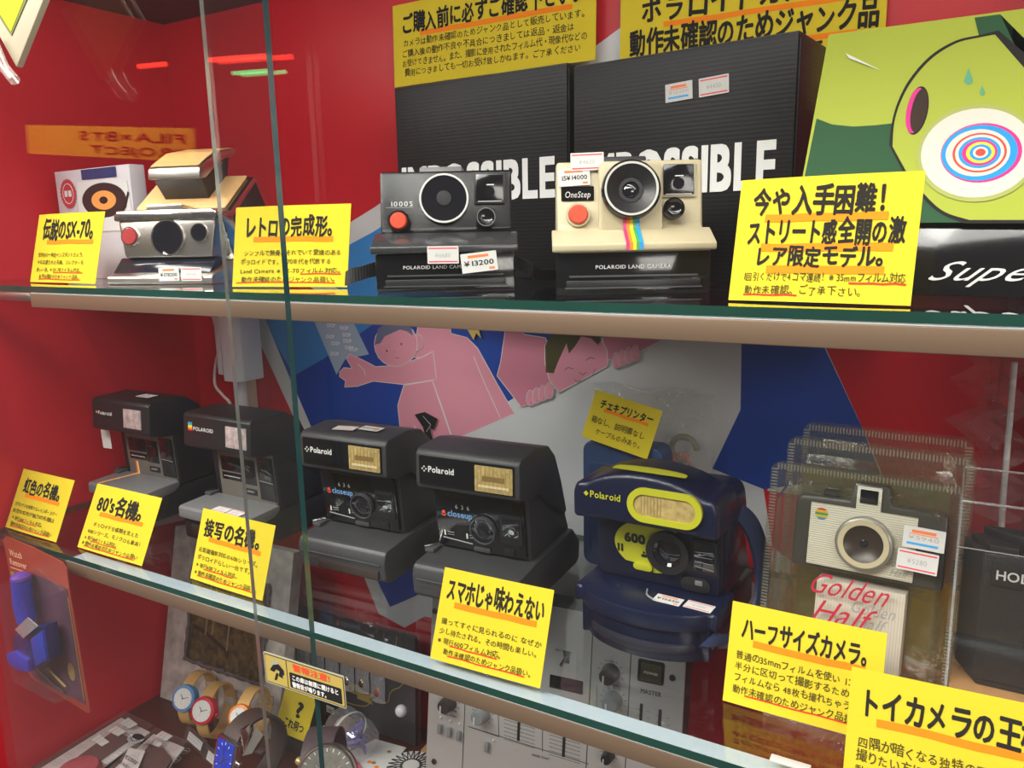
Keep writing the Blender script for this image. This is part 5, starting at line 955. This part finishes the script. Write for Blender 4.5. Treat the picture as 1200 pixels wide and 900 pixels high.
for k in range(12): a = R(30 * k); b.stroke([(math.cos(a) * .0115, math.sin(a) * .016), (math.cos(a) * .0135, math.sin(a) * .0185)], .0009, PAPER, F, .0006)
b.build('dial', t)
b = MB(); b.stroke([(0, 0), (-.006, -.006)], .0016, CHROME, F, .0009); b.stroke([(0, 0), (.010, .004)], .0013, CHROME, F, .0009); b.stroke([(0, 0), (-.002, .012)], .0008, CHROME, F, .0009); b.build('hand', t)
b = MB(); b.box((.0215, .014, .026), (.003, .016, .028), CHROME, .001, Matrix.Rotation(R(20), 4, 'X')); b.add([(.022, .000, .010), (.030, .006, .014), (.034, .014, .034), (.026, .010, .040)], [(0, 1, 2, 3)], STEEL); b.build('metal_bracket', t)
# large round watch in the foreground
c = on_y(384, 909, .500); t = thing('wrist_watch', 'large dark round wrist watch with a silver rim below the question mark card', 'watch', c, (-R(30), 0, R(30)))
b = MB(); b.strap([(-.012, .034 - .040 * math.cos(a * math.pi / 20), .002 + .038 * math.sin(a * math.pi / 20)) for a in range(2, 39)], (1, 0, .0), .030, .004, mat('plum_strap', (.07, .045, .05), .5, bump=.3, bscale=400)); b.build('strap', t)
b = MB(); b.lathe([(.0265, .0085), (.0275, .0092), (.0290, .0080), (.0300, .004), (.0295, -.004), (.026, -.006), (0, -.006)], (0, 0, 0), (0, -1, 0), STEEL, 52); b.build('watch_case', t)
b = MB(); b.lathe([(.0266, .0080), (0, .0080)], (0, 0, 0), (0, -1, 0), mat('grey_patterned_dial', (.16, .15, .13), .25, coat=.5, noise=.5, nscale=110), 44); F = frame((0, -.0082, 0))
for k in range(24): a = R(15 * k); b.stroke([(math.cos(a) * .0225, math.sin(a) * .0225), (math.cos(a) * .0250, math.sin(a) * .0250)], .0008, PAPER, F, .0002)
b.build('dial', t)
b = MB(); b.stroke([(0, 0), (-.010, .010)], .0016, STEEL, F, .0006); b.stroke([(0, 0), (.014, .009)], .0013, STEEL, F, .0006); b.build('hand', t)
b = MB(); b.lathe([(.004, 0), (.004, .004), (.0025, .006), (0, .006)], (-.0270, .002, .012), (-1, 0, .5), GOLD, 14); b.build('crown', t)

# ---- jar, leaflets and small goods on the floor
q = on_y(412, 859, .655); t = thing('clear_jar', 'clear plastic jar of purple flowers lying on a white leaflet', 'jar', q, (0, 0, R(-14)))
JM = clear('jar_plastic', (.93, .94, .95), .03, .09, .10, (.85, .85, .9)); b = MB()
b.lathe([(.0, -.026), (.0225, -.026), (.0245, -.022), (.0245, .020), (.0215, .027), (0, .027)], (0, 0, 0), (1, 0, -.08), JM, 32); b.build('shell', t)
b = MB(); b.ring(.0244, .0250, .0022, (-.0055, 0, .0004), (1, 0, -.08), PAPER, 36); b.build('seal_band', t)
b = MB(); rr = random.Random(8); PUR = [mat('purple_petal', (.09, .06, .36), .5), mat('violet_petal', (.20, .16, .52), .5)]
for k in range(26):
    p = Vector((.010 + rr.uniform(-.007, .012), rr.uniform(-.014, .012), rr.uniform(-.015, .015))); d = Vector((rr.uniform(-1, 1), rr.uniform(-1, 1), rr.uniform(-1, 1))).normalized() * .0095; e = d.cross(Vector((.3, .5, .8))).normalized() * .006
    b.add([p - d, p + e, p + d, p - e], [(0, 1, 2, 3)], PUR[k % 2])
b.build('flower', t)
b = MB(); b.lathe([(0, -.005), (.013, -.004), (.014, .004), (0, .006)], (-.016, 0, .001), (1, 0, -.08), mat('beige_filling', (.42, .34, .24), .7, noise=.3, nscale=200), 20); b.build('filling', t)
def flat_card(name, corners, z, m, label, cat, deco=None, th=.0012):
    P = [on_z(x, y, z) for x, y in corners]; o = P[0]; b = MB(); b.poly([(p.x - o.x, p.y - o.y) for p in P], m, None, 0, th)
    if deco: deco(b, lambda x, y: (on_z(x, y, z).x - o.x, on_z(x, y, z).y - o.y))
    ob = b.build(name, None, loc=o); return tag(ob, label, cat)
flat_card('leaflet', ((412, 880), (440, 866), (476, 876), (448, 912), (405, 915)), ZF + .014, PAPER, 'white leaflet with small orange flower prints under the clear jar', 'leaflet',
          lambda b, m: [b.disc(*m(x, y), .003, .0025, ORANGE if k % 2 else GOLD, None, .0003) for k, (x, y) in enumerate(((438, 894), (441, 899), (456, 881), (433, 893)))])
flat_card('polka_dot_card', ((403, 884), (409, 880), (428, 905), (412, 915)), ZF + .018, mat('pink_card', (.70, .07, .16), .5), 'narrow pink polka dot card between the large round watch and the white leaflet', 'card', lambda b, m: [b.disc(*m(x, y), .0016, .0016, PAPER, None, .0003) for x, y in ((409, 886), (413, 892), (418, 899), (412, 898), (417, 905))])
flat_card('price_slip', ((374, 864), (379, 850), (394, 860), (388, 876)), ZF + .040, PAPER, 'white price slip with red lines beside the question mark card', 'price slip', lambda b, m: [b.stroke([m(376, 860 + k), m(391, 870 + k)], .0008, LABRED, None, .0003) for k in (-3, 3)])
flat_card('cardboard_piece', ((482, 892), (503, 868), (504, 905), (486, 908)), ZF + .012, mat('kraft_card', (.42, .27, .12), .7, noise=.1, nscale=80), 'brown cardboard piece at the foot of the silver mixer', 'cardboard', None, .006)
q = on_z(482, 906, ZF + .010); t = thing('lace_disc', 'white round disc with a black lattice pattern at the bottom edge', 'disc', (q.x, q.y, ZF + .012))
b = MB(); b.lathe([(0, 0), (.030, 0), (.032, .003), (.030, .006), (0, .010)], (0, 0, 0), (0, 0, 1), PAPER, 40); b.build('body', t)
b = MB()
for k in range(24):
    a = R(15 * k); b.tube([(.010 * math.cos(a), .010 * math.sin(a), .0088), (.029 * math.cos(a + .25), .029 * math.sin(a + .25), .0066)], .0006, BLACK, 5); b.tube([(.010 * math.cos(a), .010 * math.sin(a), .0088), (.029 * math.cos(a - .25), .029 * math.sin(a - .25), .0066)], .0006, BLACK, 5)
b.build('lattice', t)

# ---- flat packets of earrings in the lower left
PKT = mat('logo_print_card', (.66, .61, .59), .5); PKB = mat('chocolate_item', (.09, .035, .028), .4, noise=.3, nscale=50); OPP = clear('packet_film', (.96, .95, .95), .04, .07, .05, (.9, .85, .85), .4, 60)
def packet(corners, z, label, items, labels, seed, title=None):
    P = [on_z(x, y, z) for x, y in corners]; o = P[0]; m = lambda x, y: (on_z(x, y, z).x - o.x, on_z(x, y, z).y - o.y); rr = random.Random(seed)
    t = thing('jewellery_packet', label, 'packet', o, group='flat jewellery packets in the lower left corner')
    C4 = [(p.x - o.x, p.y - o.y) for p in P]; b = MB(); b.poly(C4, PKT, None, 0, .0015)
    U_ = Vector((*C4[1], 0)); V_ = Vector((*C4[3], 0)); nu, nv = max(int(U_.length / .017), 1), max(int(V_.length / .017), 1)
    for i in range(nu):
        for j in range(nv):
            c = U_ * ((i + .5 + .25 * (j % 2)) / (nu + .3)) + V_ * ((j + .5) / nv); b.ring(.0050, .0055, .0001, (c.x, c.y, .0001), (0, 0, 1), GREYPR, 16); b.stroke([(c.x - .003, c.y - .001), (c.x + .003, c.y + .001)], .0011, GREYPR, None, .0002)
    b.build('printed_card', t)
    b = MB(); b.poly([(c[0] * 1.04 - .002, c[1] * 1.04 + .002) for c in C4], OPP, None, .006); b.build('film', t)
    for pts in items:
        b = MB(); b.poly([m(*p) for p in pts], PKB, None, .0045, .004); b.build('item', t)
    for pts, c in labels:
        b = MB(); Q = [m(*p) for p in pts]; b.poly(Q, PAPER, None, .0068, .0003); mid = lambda a, c_, f: (a[0] + (c_[0] - a[0]) * f, a[1] + (c_[1] - a[1]) * f); b.stroke([mid(Q[0], Q[3], .3), mid(Q[1], Q[2], .3)], .0012, c, None, .0070); b.stroke([mid(Q[0], Q[3], .6), mid(Q[1], Q[2], .6)], .0009, GREYPR, None, .0070); b.build('price_sticker', t)
    if title: title(t, m)
    return t
packet(((40, 905), (142, 841), (176, 858), (80, 930)), ZF + .006, 'jewellery packet with logo printed card and three labels, against the red side wall', [((92, 890), (135, 859), (152, 868), (104, 902))],
       [(((108, 872), (117, 866), (129, 875), (120, 880)), GREYPR), (((127, 862), (137, 856), (148, 863), (139, 868)), LABORG), (((141, 853), (151, 846), (162, 854), (152, 859)), GREYPR)], 1)
packet(((118, 915), (180, 860), (216, 876), (170, 935)), ZF + .014, 'jewellery packet with a dark brown rounded item, nearest the price bars', [((150, 905), (176, 876), (192, 880), (202, 893), (190, 912), (165, 915))],
       [(((182, 868), (191, 862), (203, 868), (195, 874)), LABORG), (((174, 876), (178, 871), (191, 877), (187, 881)), LABRED)], 2)
def tt(t, m):
    b = MB(); c = m(160, 873); b.disc(c[0], c[1], .0120, .0085, WHITE, None, .0092); b.disc(c[0], c[1] + .0035, .0095, .0050, BLACK, None, .0094)
    for k in range(9): a = R(190 + k * 20); b.stroke([(c[0] + .004 * math.cos(a), c[1] + .004 * math.sin(a)), (c[0] + .0115 * math.cos(a), c[1] + .0085 * math.sin(a))], .0010, BLACK, None, .0096)
    b.build('logo', t)
    b = MB(); o = m(143, 896); e = m(155, 904); u = Vector((e[0] - o[0], e[1] - o[1], 0)); M = frame((o[0], o[1], .0092), u, Vector((-u.y, u.x, 0))); b.text('MODERN', 0, .002, .0075, INK, M, 0, .02, width=.026); b.text('FUKUSHOKU', 0, -.007, .0060, INK, M, 0, .02, width=.026); b.build('lettering', t)
packet(((135, 910), (151, 876), (170, 880), (156, 914)), ZF + .0235, 'grey jewellery packet lettered MODERN with a black and white fan mark on top', [], [], 3, tt)
q = on_z(92, 903, ZF + .020); b = MB(); b.lathe([(0, 0), (.022, 0), (.026, .005), (.022, .011), (.010, .013), (0, .013)], (0, 0, 0), (0, 0, 1), mat('dusty_red_pouch', (.30, .05, .06), .6, noise=.2, nscale=60, bump=.5, bscale=150), 28); tag(b.build('round_pouch', None, loc=(q.x, q.y, ZF + .0135)), 'dusty red round pouch on the packets at the bottom left edge', 'pouch')

# ---- watch tool pack hanging at the left
YH = .4320; HP = [(3, 632), (7, 628.5), (37, 641), (73, 659), (78, 667), (82, 696), (105.6, 833), (103, 836), (37, 795), (33, 789), (30, 767), (5, 640)]
ho = on_y(3, 632, YH); hp = lambda x, y: (on_y(x, y, YH).x - ho.x, on_y(x, y, YH).z - ho.z)
t = thing('watch_tool_pack', 'hanging red backed blister pack with a blue watch tool, left of the packets', 'blister pack', ho)
b = MB(); F = frame((0, 0, 0)); b.poly([hp(*p) for p in HP], mat('rust_card', (.30, .045, .025), .45, noise=.2, nscale=30), F, 0, .0012)
b.poly([hp(*p) for p in ((20, 680), (40, 672), (79, 690), (101, 826), (40, 793), (34, 770))], mat('mauve_print', (.10, .045, .07), .45, noise=.4, nscale=40), F, .0003)
b.disc(*hp(84, 787), .0065, .0105, GOLD, F, .0004); b.stroke([hp(80, 700), hp(99, 820)], .0016, GOLD, F, .0004); b.stroke([hp(15, 672), hp(18, 685)], .008, GOLD, F, .0004); b.build('backing_card', t)
b = MB(); a0, a1 = hp(12, 656), hp(40, 665); u = Vector((a1[0] - a0[0], 0, a1[1] - a0[1])); M = frame((a0[0], -.0004, a0[1]), u, Vector((-u.z, 0, u.x))); PL = mat('pale_orange_print', (.75, .35, .22), .5)
b.text('Watch', .002, .0060, .0105, PL, M, .0003, .03, width=.0250); b.text('Remover', .0, -.0045, .0100, PL, M, .0003, .03, width=.0340); b.stroke([(0, -.0085), (.036, -.0085)], .0012, PL, M, .0003)
b.build('lettering', t)
BLT = mat('blue_tool', (.025, .045, .42), .35); c = Vector((hp(45, 735)[0], -.012, hp(45, 735)[1])); g = lambda x, y, d=-.012: Vector((hp(x, y)[0], d, hp(x, y)[1]))
b = MB(); b.tube([g(38, 673), g(40, 700), g(45, 722)], [.0100, .0102, .0098], BLT, 20); b.lathe([(.0105, 0), (.0100, .003), (.006, .006), (0, .007)], g(38, 673), (0, 0, 1), mat('violet_cap', (.11, .04, .30), .4), 20); b.build('tool_handle', t)
b = MB(); b.prism([hp(*p) for p in ((37, 736), (52, 728), (74, 724), (80, 762), (62, 776), (38, 772))], .006, .020, mat('dark_blue_tool', (.012, .015, .10), .35), 'z', .0015, frame((0, 0, 0))); b.prism([hp(*p) for p in ((60, 738), (74, 728), (79, 762), (66, 770))], .012, .023, BLT, 'z', .0015, frame((0, 0, 0))); b.prism([hp(*p) for p in ((33, 755), (42, 752), (58, 762), (60, 776), (44, 774), (34, 764))], .014, .024, BLT, 'z', .0015, frame((0, 0, 0))); b.build('tool_jaw', t)
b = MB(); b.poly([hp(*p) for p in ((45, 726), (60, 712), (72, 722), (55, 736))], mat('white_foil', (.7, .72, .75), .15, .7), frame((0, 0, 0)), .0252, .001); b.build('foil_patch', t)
b = MB(); b.tube([g(52, 782, -.006), g(78, 808, -.005)], .0014, CHROME, 8); b.tube([g(62, 780, -.006), g(82, 802, -.005)], .0012, GOLD, 8); b.build('pin_set', t)
b = MB(); TPB = clear('tool_blister', (.95, .95, .95), .04, .05, .012, (.8, .8, .8), .4, 50); I = [hp(*p) for p in ((24, 672), (46, 664), (78, 690), (97, 816), (42, 788), (36, 765))]; n = len(I); cx = sum(p[0] for p in I) / n; cz = sum(p[1] for p in I) / n; J = [(cx + (p[0] - cx) * .88, cz + (p[1] - cz) * .93) for p in I]
b.add([(p[0], -.001, p[1]) for p in I] + [(p[0], -.027, p[1]) for p in J], [(k, (k + 1) % n, n + (k + 1) % n, n + k) for k in range(n)] + [tuple(range(n, 2 * n))], TPB); b.build('blister_dome', t, 20)
# ---- hanging price pop at the upper left, with its clear hook
YP2 = .3500; D = [(19, 79), (52, -4), (20, -60), (-30, -10)]; o = on_y(19, 79, YP2); dp = lambda x, y: (on_y(x, y, YP2).x - o.x, on_y(x, y, YP2).z - o.z)
t = thing('hanging_price_board', 'cream diamond shaped price board with a yellow face hanging at the upper left', 'price board', o)
b = MB(); b.prism([dp(*p) for p in D], -.005, 0, mat('cream_foam_board', (.44, .385, .28), .6), 'z', .0010, frame((0, 0, 0))); b.build('board', t)
b = MB(); F = frame((0, -.0004, 0)); b.poly([dp(*p) for p in ((14, 42), (34, -4), (20, -36), (-18, -8))], mat('board_green_line', (.12, .16, .03), .5), F, .0002); b.poly([dp(*p) for p in ((14, 37), (31, -5), (20, -32), (-14, -8))], YEL, F, .0004); b.build('yellow_face', t)
b = MB(); b.tube([on_y(-12, 40, YP2 - .008), on_y(4, 78, YP2 - .008), on_y(17, 94, YP2 - .008)], .0040, clear('hook_plastic', (.90, .90, .90), .05, .10, .25, (.75, .62, .55)), 10); tag(b.build('clear_hook'), 'clear plastic hook below the cream diamond price board', 'hook')
# ================================================================ the shop behind the viewer, met only as reflections in the doors
GL = .387
def mirror(px, py, d):                                   # where a thing d metres in front of the doors stands, from where its reflection shows
    p = on_y(px, py, GL + d); return Vector((p.x, GL - d, p.z))
LEDR = mat('red_led', (1.0, .05, .03), emit=9.0); LEDG = mat('green_led', (.04, .9, .30), emit=5.0)
for (a, c, m, lab, cat) in (((246, 70.5), (332, 64), LEDR, 'long red lit tube in the shop, mirrored in the glass doors', 'lamp'), ((163, 78), (194, 75), LEDR, 'short red lit tube in the shop, mirrored in the glass doors', 'lamp'), ((273, 86), (324, 82), LEDG, 'green lit sign bar in the shop, mirrored in the glass doors', 'sign')):
    p, q = mirror(*a, 1.6), mirror(*c, 1.6); b = MB(); b.tube([p, q], .0085 if m is LEDR else .0065, m, 8); tag(b.build('lit_tube'), lab, cat)
p, q, r_ = mirror(228, 190, 1.2), mirror(33, 180, 1.2), mirror(228, 150, 1.2)
t = thing('shop_notice', 'long orange handwritten notice hanging in the shop, mirrored in the glass doors', 'sign', p)
U_, V_ = q - p, r_ - p; M = frame((0, 0, 0), (U_.x, 0, U_.z), (U_.z, 0, -U_.x)); wl, hl = U_.length, V_.z
b = MB(); b.poly([(0, 0), (wl, 0), (wl, hl), (0, hl)], mat('orange_yellow_paper', (.85, .50, .04), .7), M, 0, .003); b.build('paper', t)
b = MB(); b.text('FILA×BTS', .03, hl * .54, hl * .40, INK, M, .001, .02, width=wl * .62, jit=.05); b.text('PROJECT', .03, hl * .12, hl * .36, INK, M, .001, .02, width=wl * .55, jit=.05); b.build('lettering', t)
area('notice_fill_light', (p.x - .3, p.y + .75, 2.45), (p.x - .3, p.y, p.z + .1), .9, .3, 45, (1.0, .9, .75))  # unseen light added to brighten the notice for its reflection
